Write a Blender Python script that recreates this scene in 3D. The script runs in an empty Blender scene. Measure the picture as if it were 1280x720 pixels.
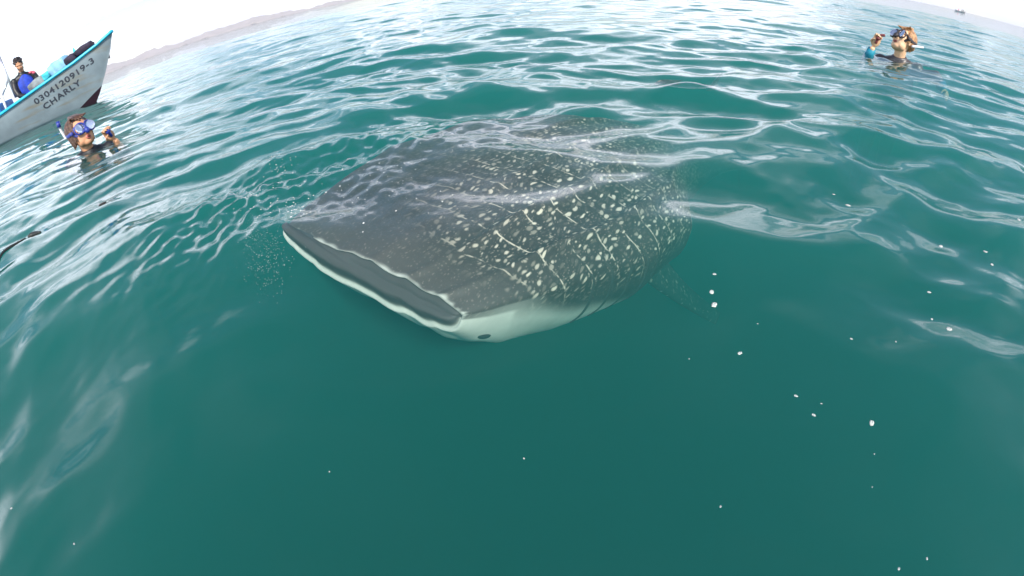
import bpy, bmesh, math, random
import numpy as np
from mathutils import Vector, Matrix, Euler
from mathutils import noise as mnoise

random.seed(7)
rng = np.random.RandomState(11)
PI = math.pi
C = bpy.context.scene.collection
sc = bpy.context.scene
R = math.radians

# ------------------------------------------------------------------ camera (wide action camera held half a metre above the sea)
EYE = 0.5
F = 553.0                                    # focal length of the lens, in pixels of a 1280 wide picture
UPV = np.array([-0.08473826, 0.77854765, 0.62183839])      # world up, in camera axes
_fw = np.array([0, 0, -1.0]); _y = _fw - UPV * (_fw @ UPV); _y /= np.linalg.norm(_y)
_x = np.cross(_y, UPV)
WR = np.stack([_x, _y, UPV])                 # camera axes -> world axes

def ray(px, py):
    d = (np.array([px, py], float) - [640, 360]) / F
    r = np.hypot(*d) + 1e-9
    th = 2 * math.atan(r / 2); s = math.sin(th) / r
    return WR @ np.array([d[0] * s, -d[1] * s, -math.cos(th)])

def at(px, py, z=0.0):
    """point of the horizontal plane at height z that the pixel of the photograph looks at"""
    d = ray(px, py)
    return Vector(np.array([0, 0, EYE]) + d * (z - EYE) / d[2])

def at_d(px, py, dist):
    """point at a horizontal distance"""
    d = ray(px, py)
    return Vector(np.array([0, 0, EYE]) + d * dist / np.hypot(d[0], d[1]))

cam_d = bpy.data.cameras.new("camera")
cam = bpy.data.objects.new("camera", cam_d); C.objects.link(cam)
M = Matrix(WR.tolist()).to_4x4(); M.translation = (0, 0, EYE)
cam.matrix_world = M
cam_d.type = 'PANO'
cam_d.panorama_type = 'FISHEYE_LENS_POLYNOMIAL'
cam_d.sensor_fit = 'HORIZONTAL'; cam_d.sensor_width = 36.0; cam_d.sensor_height = 20.25
cam_d.fisheye_fov = R(178)
rr = np.linspace(0, 21, 200); f_mm = F * 36 / 1280
th = 2 * np.arctan(rr / f_mm / 2)
A_ = np.stack([rr, rr ** 2, rr ** 3, rr ** 4], 1)
k = np.linalg.lstsq(A_, th, rcond=None)[0]
cam_d.fisheye_polynomial_k0 = 0.0
cam_d.fisheye_polynomial_k1 = -k[0]; cam_d.fisheye_polynomial_k2 = -k[1]
cam_d.fisheye_polynomial_k3 = -k[2]; cam_d.fisheye_polynomial_k4 = -k[3]
cam_d.clip_start = 0.01; cam_d.clip_end = 60000
sc.camera = cam

# ------------------------------------------------------------------ light
SUN_EL, SUN_AZ = R(44), R(158)               # azimuth from +Y towards +X (behind the camera, a little to its right)
w = bpy.data.worlds.new("World"); sc.world = w; w.use_nodes = True
nt = w.node_tree; N = nt.nodes; L = nt.links
for n in list(N): N.remove(n)
sky = N.new('ShaderNodeTexSky'); sky.sky_type = 'NISHITA'; sky.sun_disc = False
sky.sun_elevation = SUN_EL; sky.sun_rotation = SUN_AZ; sky.air_density = 1.0; sky.dust_density = 0.2; sky.ozone_density = 2.5
tc = N.new('ShaderNodeTexCoord')
sep = N.new('ShaderNodeSeparateXYZ'); L.new(tc.outputs['Generated'], sep.inputs[0])
mz = N.new('ShaderNodeMath'); mz.operation = 'MAXIMUM'; mz.inputs[1].default_value = 0.0; L.new(sep.outputs[2], mz.inputs[0])
mz2 = N.new('ShaderNodeMath'); mz2.operation = 'ADD'; mz2.inputs[1].default_value = 0.16; L.new(mz.outputs[0], mz2.inputs[0])
dv = N.new('ShaderNodeVectorMath'); dv.operation = 'DIVIDE'
cb = N.new('ShaderNodeCombineXYZ')
for i in range(3): L.new(mz2.outputs[0], cb.inputs[i])
L.new(tc.outputs['Generated'], dv.inputs[0]); L.new(cb.outputs[0], dv.inputs[1])
mp = N.new('ShaderNodeMapping'); mp.inputs['Scale'].default_value = (0.75, 1.25, 0.3); mp.inputs['Location'].default_value = (3.1, 0.4, 0); mp.inputs['Rotation'].default_value = (0, 0, R(35))
L.new(dv.outputs[0], mp.inputs[0])
nz = N.new('ShaderNodeTexNoise'); nz.inputs['Scale'].default_value = 0.8; nz.inputs['Detail'].default_value = 7; nz.inputs['Roughness'].default_value = 0.55
L.new(mp.outputs[0], nz.inputs['Vector'])
cr = N.new('ShaderNodeValToRGB'); cr.color_ramp.elements[0].position = 0.43; cr.color_ramp.elements[1].position = 0.56
L.new(nz.outputs['Fac'], cr.inputs[0])
bg1 = N.new('ShaderNodeBackground'); bg1.inputs[1].default_value = 0.15; L.new(sky.outputs[0], bg1.inputs[0])
bg2 = N.new('ShaderNodeBackground'); bg2.inputs[0].default_value = (0.88, 0.885, 1.0, 1); bg2.inputs[1].default_value = 1.0
cg = N.new('ShaderNodeFloatCurve'); cc = cg.mapping.curves[0]      # cloud brightness shaped for the water's reflections: brightest low in the sky, dimmer overhead
cc.points[0].location = (0.0, 0.25); cc.points[1].location = (1.0, 0.30)
cc.points.new(0.08, 0.66); cc.points.new(0.20, 1.0); cc.points.new(0.45, 0.48); cg.mapping.update()
L.new(mz.outputs[0], cg.inputs['Value'])
cm = N.new('ShaderNodeMath'); cm.operation = 'MULTIPLY'; cm.inputs[1].default_value = 3.1; L.new(cg.outputs[0], cm.inputs[0]); L.new(cm.outputs[0], bg2.inputs[1])
mx = N.new('ShaderNodeMixShader'); cv = N.new('ShaderNodeMapRange'); cv.interpolation_type = 'SMOOTHSTEP'; cv.inputs[1].default_value = 0.22; cv.inputs[2].default_value = 0.50; cv.inputs[3].default_value = 1.0; cv.inputs[4].default_value = 0.22   # cloud thins out overhead
L.new(mz.outputs[0], cv.inputs[0]); cf = N.new('ShaderNodeMath'); cf.operation = 'MULTIPLY'; L.new(cr.outputs[0], cf.inputs[0]); L.new(cv.outputs[0], cf.inputs[1]); L.new(cf.outputs[0], mx.inputs[0]); L.new(bg1.outputs[0], mx.inputs[1]); L.new(bg2.outputs[0], mx.inputs[2])
out = N.new('ShaderNodeOutputWorld'); L.new(mx.outputs[0], out.inputs[0])

sd = bpy.data.lights.new("sun", 'SUN'); sd.energy = 4.9; sd.angle = R(0.5); sd.color = (1.0, 0.91, 0.79)
so = bpy.data.objects.new("sun", sd); C.objects.link(so)
sdir = Vector((math.cos(SUN_EL) * math.sin(SUN_AZ), math.cos(SUN_EL) * math.cos(SUN_AZ), math.sin(SUN_EL)))
so.rotation_euler = sdir.to_track_quat('Z', 'Y').to_euler(); so.location = (20, -10, 30)

sc.view_settings.view_transform = 'Standard'; sc.view_settings.look = 'None'; sc.view_settings.gamma = 1.0
sc.view_settings.use_curve_mapping = False
sc.view_settings.exposure = 0.35
sc.cycles.max_bounces = 6; sc.cycles.transparent_max_bounces = 24; sc.cycles.volume_bounces = 1
sc.cycles.use_denoising = True
sc.cycles.caustics_reflective = False; sc.cycles.caustics_refractive = False

# ------------------------------------------------------------------ helpers
def material(name, col, rough=0.5, spec=0.5, metallic=0.0, noise_amt=0.12, noise_scale=8.0, bump=0.0, bump_scale=60.0, trans=0.0):
    m = bpy.data.materials.new(name); m.use_nodes = True
    n = m.node_tree.nodes; l = m.node_tree.links; b = n['Principled BSDF']
    b.inputs['Roughness'].default_value = rough; b.inputs['Specular IOR Level'].default_value = spec; b.inputs['Metallic'].default_value = metallic
    b.inputs['Transmission Weight'].default_value = trans
    t = n.new('ShaderNodeTexCoord')
    nn = n.new('ShaderNodeTexNoise'); nn.inputs['Scale'].default_value = noise_scale; nn.inputs['Detail'].default_value = 6
    l.new(t.outputs['Object'], nn.inputs['Vector'])
    mr = n.new('ShaderNodeMapRange'); mr.inputs[1].default_value = 0.3; mr.inputs[2].default_value = 0.7
    mr.inputs[3].default_value = 1 - noise_amt; mr.inputs[4].default_value = 1 + noise_amt; l.new(nn.outputs['Fac'], mr.inputs[0])
    mm = n.new('ShaderNodeVectorMath'); mm.operation = 'SCALE'; mm.inputs[0].default_value = col[:3]; l.new(mr.outputs[0], mm.inputs['Scale'])
    l.new(mm.outputs[0], b.inputs['Base Color'])
    if bump:
        n2 = n.new('ShaderNodeTexNoise'); n2.inputs['Scale'].default_value = bump_scale; n2.inputs['Detail'].default_value = 4
        l.new(t.outputs['Object'], n2.inputs['Vector'])
        bp = n.new('ShaderNodeBump'); bp.inputs['Strength'].default_value = bump; bp.inputs['Distance'].default_value = 0.01
        l.new(n2.outputs['Fac'], bp.inputs['Height']); l.new(bp.outputs[0], b.inputs['Normal'])
    return m

def tag(o, label=None, cat=None, group=None, kind=None):
    if label: o['label'] = label
    if cat: o['category'] = cat
    if group: o['group'] = group
    if kind: o['kind'] = kind
    return o

def empty(name, loc=(0, 0, 0), rotz=0.0):
    o = bpy.data.objects.new(name, None); C.objects.link(o); o.location = loc; o.rotation_euler = (0, 0, rotz)
    o.empty_display_size = 0.1
    return o

def link_mesh(name, me, mat, parent=None, smooth=True):
    o = bpy.data.objects.new(name, me); C.objects.link(o)
    for m in (mat if isinstance(mat, (list, tuple)) else [mat]): me.materials.append(m)
    if smooth: me.polygons.foreach_set('use_smooth', [True] * len(me.polygons))
    if parent: o.parent = parent
    return o

def from_bm(name, bm, mat, parent=None, smooth=True):
    bmesh.ops.recalc_face_normals(bm, faces=bm.faces[:])
    me = bpy.data.meshes.new(name); bm.to_mesh(me); bm.free()
    return link_mesh(name, me, mat, parent, smooth)

def grid_mesh(name, P, wrap=False, cap=False):
    """P: rows x cols x 3"""
    nr, nc, _ = P.shape
    v = P.reshape(-1, 3)
    i = np.arange(nr - 1)[:, None]; j = np.arange(nc if wrap else nc - 1)[None, :]
    j2 = (j + 1) % nc
    q = np.stack([i * nc + j, i * nc + j2, (i + 1) * nc + j2, (i + 1) * nc + j], -1).reshape(-1, 4)
    me = bpy.data.meshes.new(name)
    me.vertices.add(len(v)); me.vertices.foreach_set('co', v.astype(np.float32).ravel())
    nf = len(q)
    me.loops.add(nf * 4); me.loops.foreach_set('vertex_index', q.astype(np.int32).ravel())
    me.polygons.add(nf); me.polygons.foreach_set('loop_start', np.arange(nf, dtype=np.int32) * 4)
    me.update(calc_edges=True)
    return me

def add_box(bm, c, s, rot=None, bevel=0.0):
    r = bmesh.ops.create_cube(bm, size=1.0)
    m = Matrix.LocRotScale(Vector(c), rot if rot is not None else Euler((0, 0, 0)), Vector(s))
    bmesh.ops.transform(bm, matrix=m, verts=r['verts'])
    if bevel:
        es = list({e for v in r['verts'] for e in v.link_edges})
        bmesh.ops.bevel(bm, geom=es, offset=bevel, segments=2, affect='EDGES', profile=0.6)

def add_ball(bm, c, s, rot=None, u=20, v=14):
    r = bmesh.ops.create_uvsphere(bm, u_segments=u, v_segments=v, radius=1.0)
    m = Matrix.LocRotScale(Vector(c), rot if rot is not None else Euler((0, 0, 0)), Vector(s))
    bmesh.ops.transform(bm, matrix=m, verts=r['verts'])
    return r['verts']

def add_tube(bm, pts, rad, seg=10, cap=True):
    """tapered tube through points"""
    pts = [Vector(p) for p in pts]
    if not isinstance(rad, (list, tuple)): rad = [rad] * len(pts)
    rings = []; prev = None
    for i, p in enumerate(pts):
        t = (pts[min(i + 1, len(pts) - 1)] - pts[max(i - 1, 0)]).normalized()
        a = prev if prev is not None else (Vector((0, 0, 1)) if abs(t.z) < 0.9 else Vector((1, 0, 0)))
        x = (a - t * a.dot(t)).normalized(); y = t.cross(x); prev = x
        rings.append([bm.verts.new(p + (x * math.cos(2 * PI * q / seg) + y * math.sin(2 * PI * q / seg)) * rad[i]) for q in range(seg)])
    for a, b in zip(rings, rings[1:]):
        for q in range(seg):
            bm.faces.new([a[q], a[(q + 1) % seg], b[(q + 1) % seg], b[q]])
    if cap:
        bm.faces.new(rings[0][::-1]); bm.faces.new(rings[-1])

def add_limb(bm, pts, rads, X=None, seg=8):
    """chain of closed tapered segments and joints; fuses cleanly when remeshed"""
    pts = [Vector(p) for p in pts]
    if X is not None: pts = [X @ p for p in pts]
    for i in range(len(pts) - 1):
        add_tube(bm, [pts[i], pts[i + 1]], [rads[i], rads[i + 1]], seg)
    for p, r in zip(pts, rads): add_ball(bm, p, (r, r, r), u=10, v=8)

def spline(pts, n=8):
    """Catmull-Rom through the points"""
    P = [Vector(p) for p in pts]; P = [P[0] * 2 - P[1]] + P + [P[-1] * 2 - P[-2]]
    o = []
    for i in range(1, len(P) - 2):
        for q in range(n):
            t = q / n; a, b, c, d = P[i - 1], P[i], P[i + 1], P[i + 2]
            o.append(0.5 * ((2 * b) + (c - a) * t + (2 * a - 5 * b + 4 * c - d) * t * t + (3 * b - a - 3 * c + d) * t ** 3))
    o.append(P[-2]); return o

def remeshed(name, bm, voxel, mat, parent=None, smooth=2):
    """fuse overlapping closed shapes into one continuous skin"""
    bmesh.ops.recalc_face_normals(bm, faces=bm.faces[:])
    me = bpy.data.meshes.new('tmp'); bm.to_mesh(me); bm.free()
    o = bpy.data.objects.new('tmp', me); C.objects.link(o)
    r = o.modifiers.new('r', 'REMESH'); r.mode = 'VOXEL'; r.voxel_size = voxel
    if smooth:
        s = o.modifiers.new('s', 'SMOOTH'); s.factor = 0.5; s.iterations = smooth
    dg = bpy.context.evaluated_depsgraph_get()
    m2 = bpy.data.meshes.new_from_object(o.evaluated_get(dg))
    bpy.data.objects.remove(o); bpy.data.meshes.remove(me)
    m2.name = name
    m2.materials.clear()
    return link_mesh(name, m2, mat, parent)

# ------------------------------------------------------------------ the sea
wavs = []
def add_waves(n, l0, l1, slope, spread, mean=R(-95), near=0.0, cusp=0.0):
    for i in range(n):
        lam = l0 * (l1 / l0) ** ((i + rng.rand()) / n)
        kk = 2 * PI / lam
        a = slope / math.sqrt(n) * math.sqrt(2) / kk
        d = mean + spread * rng.randn()
        wavs.append((kk, a, d, rng.rand() * 2 * PI, near, cusp))
add_waves(14, 1.6, 6.0, 0.030, R(38))
add_waves(16, 0.5, 1.6, 0.055, R(36))
add_waves(9, 0.26, 0.66, 0.118, R(30), near=0.52, cusp=1.0)
add_waves(20, 0.13, 0.36, 0.050, R(44), near=0.68)
add_waves(20, 0.07, 0.15, 0.022, R(60), near=1.3)
rings = []                                   # rings spreading from whoever floats here holding the camera
for i in range(9):
    lam = 0.16 * (0.52 / 0.16) ** ((i + rng.rand()) / 9); kk = 2 * PI / lam
    rings.append((kk, 0.085 / 3 * 1.41 / kk, rng.rand() * 2 * PI, rng.uniform(-0.25, 0.25), rng.uniform(-0.3, 0.15)))
chop = []
for i in range(60):
    lam = 0.018 * (0.11 / 0.018) ** rng.rand(); kk = 2 * PI / lam
    chop.append((kk, 0.52 / math.sqrt(60) * 1.41 / kk, rng.rand() * 2 * PI, rng.rand() * 2 * PI))

def smooth01(x): x = np.clip(x, 0, 1); return x * x * (3 - 2 * x)

def sea_height(X, Y, step=None):
    r = np.hypot(X, Y)
    wx = X + 0.10 * np.sin(1.9 * Y + 0.7 * X + 1.0) + 0.03 * np.sin(6.1 * Y - 3.3 * X)
    wy = Y + 0.10 * np.sin(1.6 * X - 0.8 * Y + 2.0) + 0.03 * np.sin(5.3 * X + 4.1 * Y)
    h = np.zeros_like(X); gate = {0.0: 1.0}
    patch = 0.55 + 0.9 * (0.5 + 0.5 * np.sin(0.9 * X + 1.3 * np.sin(0.5 * Y)) * np.sin(0.8 * Y + 0.6 * X + 0.5))
    for kk, a, d, ph, near, cusp in wavs:
        lam = 2 * PI / kk
        g = 1.0
        if near:
            g = 0.20 + 0.80 * smooth01((r - near) / near * 0.9)
            g = np.maximum(g, 0.20 + 0.45 * smooth01((-X - 0.22) / 0.35) + 0.45 * smooth01((X - 0.36) / 0.3))
            g = g * patch * (1.0 - 0.68 * smooth01((r - 2.0) / 5.5))
        if step is not None:
            g = g * smooth01((lam / step - 3.0) / 4.0)
        p = kk * (wx * math.cos(d) + wy * math.sin(d)) + ph
        if cusp:
            h += g * a * (1.35 - 2.1 * np.sqrt(np.sin(p / 2) ** 2 + 0.012))      # flat troughs, narrow crests
        else:
            h += g * a * (np.sin(p) - 0.22 * np.cos(2 * p))
    side = smooth01((np.abs(X + 0.05) - 0.22) / 0.5) * smooth01((3.6 - r) / 2.2) * (0.45 + 0.55 * np.sin(2.3 * wx + 1.7 * wy + 0.8) ** 2)
    for kk, a, ph, ox, oy in rings:
        rr2 = np.hypot(wx - ox, wy - oy)
        g = side * smooth01((2 * PI / kk / step - 3.0) / 4.0) if step is not None else side
        h += g * a * (1.35 - 2.1 * np.sqrt(np.sin(kk * rr2 / 2 + ph) ** 2 + 0.02)) * 0.9
    # broken chop where the fish's head and back come up
    cx, cy = -0.50, 1.40
    u = ((X - cx) * 0.75 + (Y - cy) * 0.66) / 0.62; v = (-(X - cx) * 0.66 + (Y - cy) * 0.75) / 0.36
    m = np.exp(-(u * u + v * v) * 1.1)
    m2 = np.exp(-(((X + 0.78) / 0.16) ** 2 + ((Y - 1.12) / 0.20) ** 2))
    m = np.clip(m * 0.6 + 0.9 * m2, 0, 1)
    big = (m > 0.01) & (r < 4)
    if np.any(big):
        xs, ys, ms = X[big], Y[big], m[big]; hh = np.zeros_like(xs)
        st = step[big] if step is not None else 0.001
        for kk, a, d, ph in chop:
            hh += smooth01((2 * PI / kk / st - 3) / 3) * a * np.sin(kk * (xs * math.cos(d) * 1.2 + ys * math.sin(d) + 0.02 * np.sin(9 * ys + 7 * xs)) + ph)
        h[big] += hh * ms
    return h

def sea_z(x, y):
    return float(sea_height(np.array([x]), np.array([y]))[0])

def build_sea():
    rs = [0.02]
    while rs[-1] < 0.5: rs.append(rs[-1] + 0.0045)
    while rs[-1] < 30: rs.append(rs[-1] * 1.0075)
    while rs[-1] < 11500: rs.append(rs[-1] * 1.06)
    rs = np.array(rs)
    az = np.concatenate([np.linspace(-92, 92, 820), np.linspace(92, 268, 130)[1:-1]])
    az = np.radians(az)
    rg, ag = np.meshgrid(rs, az, indexing='ij')
    X = rg * np.sin(ag); Y = rg * np.cos(ag)
    dr = np.gradient(rs)[:, None] * np.ones_like(X)
    da = np.where(np.abs(ag) <= R(92), R(0.2255), R(1.37)) * rg
    step = np.maximum(np.minimum(dr, 10), da)
    Z = sea_height(X, Y, step)
    P = np.stack([X, Y, Z], -1)
    # close the body of water: skirt and floor
    last = P[-1].copy(); last[:, 2] = -14.0
    P = np.concatenate([P, last[None]], 0)
    me = grid_mesh('sea_water', P, wrap=True)
    bm = bmesh.new(); bm.from_mesh(me); bm.verts.ensure_lookup_table()
    nc = len(az); n0 = 0; n1 = (len(rs)) * nc
    bm.faces.new([bm.verts[i] for i in range(nc)])
    bm.faces.new([bm.verts[n1 + i] for i in range(nc)][::-1])
    bmesh.ops.recalc_face_normals(bm, faces=bm.faces[:])
    bm.to_mesh(me); bm.free()
    if me.polygons[1000].normal.z < 0: me.flip_normals()
    return me

wm = bpy.data.materials.new("sea water"); wm.use_nodes = True
n = wm.node_tree.nodes; l = wm.node_tree.links
for q in list(n): n.remove(q)
mo = n.new('ShaderNodeOutputMaterial')
tr = n.new('ShaderNodeBsdfTransparent'); gl = n.new('ShaderNodeBsdfGlossy'); gl.inputs['Roughness'].default_value = 0.012
fr = n.new('ShaderNodeFresnel'); fr.inputs['IOR'].default_value = 1.34
# rays pass the surface unbent here, so both sides share the air-to-water reflectance (no total internal reflection)
gb = n.new('ShaderNodeNewGeometry'); mi = n.new('ShaderNodeMapRange'); mi.inputs[3].default_value = 1.34; mi.inputs[4].default_value = 1 / 1.34
l.new(gb.outputs['Backfacing'], mi.inputs[0]); l.new(mi.outputs[0], fr.inputs['IOR'])
ms = n.new('ShaderNodeMixShader'); l.new(fr.outputs[0], ms.inputs[0]); l.new(tr.outputs[0], ms.inputs[1]); l.new(gl.outputs[0], ms.inputs[2])
l.new(ms.outputs[0], mo.inputs['Surface'])
tcw = n.new('ShaderNodeNewGeometry')
ln = n.new('ShaderNodeVectorMath'); ln.operation = 'LENGTH'; l.new(tcw.outputs['Position'], ln.inputs[0])
mr1 = n.new('ShaderNodeMapRange'); mr1.inputs[1].default_value = 3.0; mr1.inputs[2].default_value = 14.0; mr1.inputs[3].default_value = 0.0; mr1.inputs[4].default_value = 1.0; l.new(ln.outputs['Value'], mr1.inputs[0])
mpw = n.new('ShaderNodeMapping'); mpw.inputs['Scale'].default_value = (0.45, 1.0, 1.0); mpw.inputs['Rotation'].default_value = (0, 0, R(6)); l.new(tcw.outputs['Position'], mpw.inputs[0])
na = n.new('ShaderNodeTexNoise'); na.inputs['Scale'].default_value = 2.2; na.inputs['Detail'].default_value = 5; na.inputs['Roughness'].default_value = 0.55; l.new(mpw.outputs[0], na.inputs['Vector'])
bw = n.new('ShaderNodeBump'); bw.inputs['Distance'].default_value = 0.016; l.new(mr1.outputs[0], bw.inputs['Strength']); l.new(na.outputs['Fac'], bw.inputs['Height'])
# fine capillary relief everywhere, very weak
nb = n.new('ShaderNodeTexNoise'); nb.inputs['Scale'].default_value = 26; nb.inputs['Detail'].default_value = 3; l.new(mpw.outputs[0], nb.inputs['Vector'])
bw2 = n.new('ShaderNodeBump'); bw2.inputs['Distance'].default_value = 0.0008; bw2.inputs['Strength'].default_value = 0.6; l.new(nb.outputs['Fac'], bw2.inputs['Height']); l.new(bw.outputs[0], bw2.inputs['Normal'])
l.new(bw2.outputs[0], gl.inputs['Normal']); l.new(bw2.outputs[0], fr.inputs['Normal'])
vs = n.new('ShaderNodeVolumeScatter'); vs.inputs['Density'].default_value = 1.0; vs.inputs['Anisotropy'].default_value = 0.0
va = n.new('ShaderNodeVolumeAbsorption'); va.inputs['Density'].default_value = 1.0
# scatter / absorption per metre, given through colour x density
SC = (0.13, 0.95, 0.85); DS = 0.285
vs.inputs['Color'].default_value = (*SC, 1); vs.inputs['Density'].default_value = DS
AB = (1.0, 0.50, 0.55); DA = 1.05
va.inputs['Color'].default_value = (1 - AB[0] / DA, 1 - AB[1] / DA, 1 - AB[2] / DA, 1); va.inputs['Density'].default_value = DA
ad = n.new('ShaderNodeAddShader'); l.new(vs.outputs[0], ad.inputs[0]); l.new(va.outputs[0], ad.inputs[1]); l.new(ad.outputs[0], mo.inputs['Volume'])
wm.cycles.homogeneous_volume = True if hasattr(wm.cycles, 'homogeneous_volume') else False

sea = link_mesh('sea_water', build_sea(), wm)
tag(sea, kind='structure')

# ------------------------------------------------------------------ the far shore
def build_hills():
    D = 9000.0; n_ = 400
    P = np.zeros((7, n_, 3))
    for i in range(n_):
        a = -75 + 75.0 * i / (n_ - 1)              # azimuth in degrees
        fade = min(1, max(0.0, (-14 - a) / 12)) * 0.75 + 0.25 * min(1, max(0, (-6 - a) / 8))
        h = (120 + 85 * mnoise.fractal(Vector((a * 0.22, 3, 0)), 1, 2, 6) + 26 * mnoise.fractal(Vector((a * 1.3, 9, 0)), 1, 2, 4)) * fade * 0.92
        h = max(h, 1.0)
        for j, (dd, hh) in enumerate(((0, -3), (30, 0.08), (350, 0.33), (700, 0.62), (1100, 1.0), (1900, 0.7), (2600, -0.1))):
            rr_ = D + dd + (160 * mnoise.noise(Vector((a * 0.9, j * 3.1, 0))) if 0 < j < 6 else 0)
            z = h * hh * (1 + (0.35 * mnoise.noise(Vector((a * 1.7, j * 5.3, 4))) if 0 < j < 4 else 0)) if hh > 0 else hh
            P[j, i] = (rr_ * math.sin(R(a)), rr_ * math.cos(R(a)), z)
    return grid_mesh('hills', P)
hm = material("desert hills", (0.27, 0.215, 0.19), rough=0.95, spec=0.1, noise_amt=0.25, noise_scale=0.004)
hills = link_mesh('hills', build_hills(), hm); tag(hills, kind='structure')

# ------------------------------------------------------------------ the whale shark
shark = empty('whale_shark', (-0.375, 0.935, -0.095))
tag(shark, 'large dark whale shark with rows of pale spots, just under the sea surface', 'whale shark')
B0 = Vector((math.sin(R(38)), math.cos(R(38)), 0)); L0 = Vector((math.cos(R(38)), -math.sin(R(38)), 0))
ROLL = R(14)
ST = np.array([0.00, 0.05, 0.12, 0.30, 0.60, 1.00, 1.50, 2.10, 2.80, 3.40, 3.90, 4.30])
WD = np.array([0.318, 0.350, 0.385, 0.45, 0.57, 0.61, 0.45, 0.35, 0.22, 0.12, 0.065, 0.045])
HT = np.array([0.030, 0.050, 0.072, 0.115, 0.165, 0.23, 0.26, 0.24, 0.17, 0.11, 0.07, 0.06])
HB = np.array([0.080, 0.155, 0.220, 0.28, 0.27, 0.30, 0.29, 0.24, 0.16, 0.10, 0.06, 0.05])

def prof(s, arr):
    return np.interp(s, ST, arr)

def axis(s):
    """centre line in shark space: straight head, back sinking away"""
    x = s; z = -0.17 * s - 0.05 * s * s * (s < 1.6) - (s >= 1.6) * (0.128 + 0.16 * (s - 1.6))
    z = np.where(s < 0, 0, z)
    y = 0.04 * np.maximum(0, s - 1.0) ** 2
    return x, y, z

def shark_pt(s, th):
    """s metres from the snout, th: 0 = left side, pi/2 = back, -pi/2 = belly; arrays allowed"""
    wv = prof(s, WD); ht = prof(s, HT); hb = prof(s, HB)
    c, s_ = np.cos(th), np.sin(th)
    e = 0.72 + 0.28 * np.clip(s / 1.2, 0, 1)
    e = np.where(s_ < 0, e - 0.24 * np.clip(1.3 - s, 0, 1), e)
    yy = wv * np.sign(c) * np.abs(c) ** e
    hz = np.where(s_ > 0, ht * np.abs(s_) ** 0.92, -hb * np.abs(s_) ** 0.62)
    # three low ridges down each side of the back
    at_ = np.abs(yy) / np.maximum(wv, 1e-6)
    rid = np.zeros_like(yy)
    for r0 in (0.16, 0.50, 0.80):
        rid += np.exp(-((at_ - r0) / 0.035) ** 2)
    hz = hz + np.where(s_ > 0, rid * 0.022 * smooth01((s - 0.10) / 0.3) * smooth01((3.6 - s) / 1.5), 0)
    cx, cy, cz = axis(s)
    front = 0.012 * (1 - np.clip(np.abs(yy) / np.maximum(wv, 1e-6), 0, 1) ** 2.2) * smooth01((0.5 - s) / 0.5)
    jaw = np.where(s_ < 0, 0.030 * np.abs(s_) ** 0.5 * smooth01((0.25 - s) / 0.25), 0)
    skew = -yy * 0.10 * smooth01((0.6 - s) / 0.6)
    xx = cx - front - jaw - skew
    # roll about the long axis
    cr_, sr_ = math.cos(ROLL), math.sin(ROLL)
    rl_ = np.sin(ROLL * (1 - 0.45 * smooth01((s - 0.2) / 0.8)))
    Y = yy * cr_ + hz * sr_ * 0.5; Z = -yy * rl_ + hz * cr_
    Zw = Z + cz + 0.005 * rid
    top = 0.045 - 0.03 * np.clip(s, 0, 1)                                    # the back stays a few centimetres under the surface
    kx = 0.022
    Zw = -kx * np.logaddexp(-Zw / kx, -top / kx)
    return xx, Y + cy, Zw

def to_world(x, y, z):
    return np.stack([x * B0.x + y * L0.x, x * B0.y + y * L0.y, z], -1)

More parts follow.
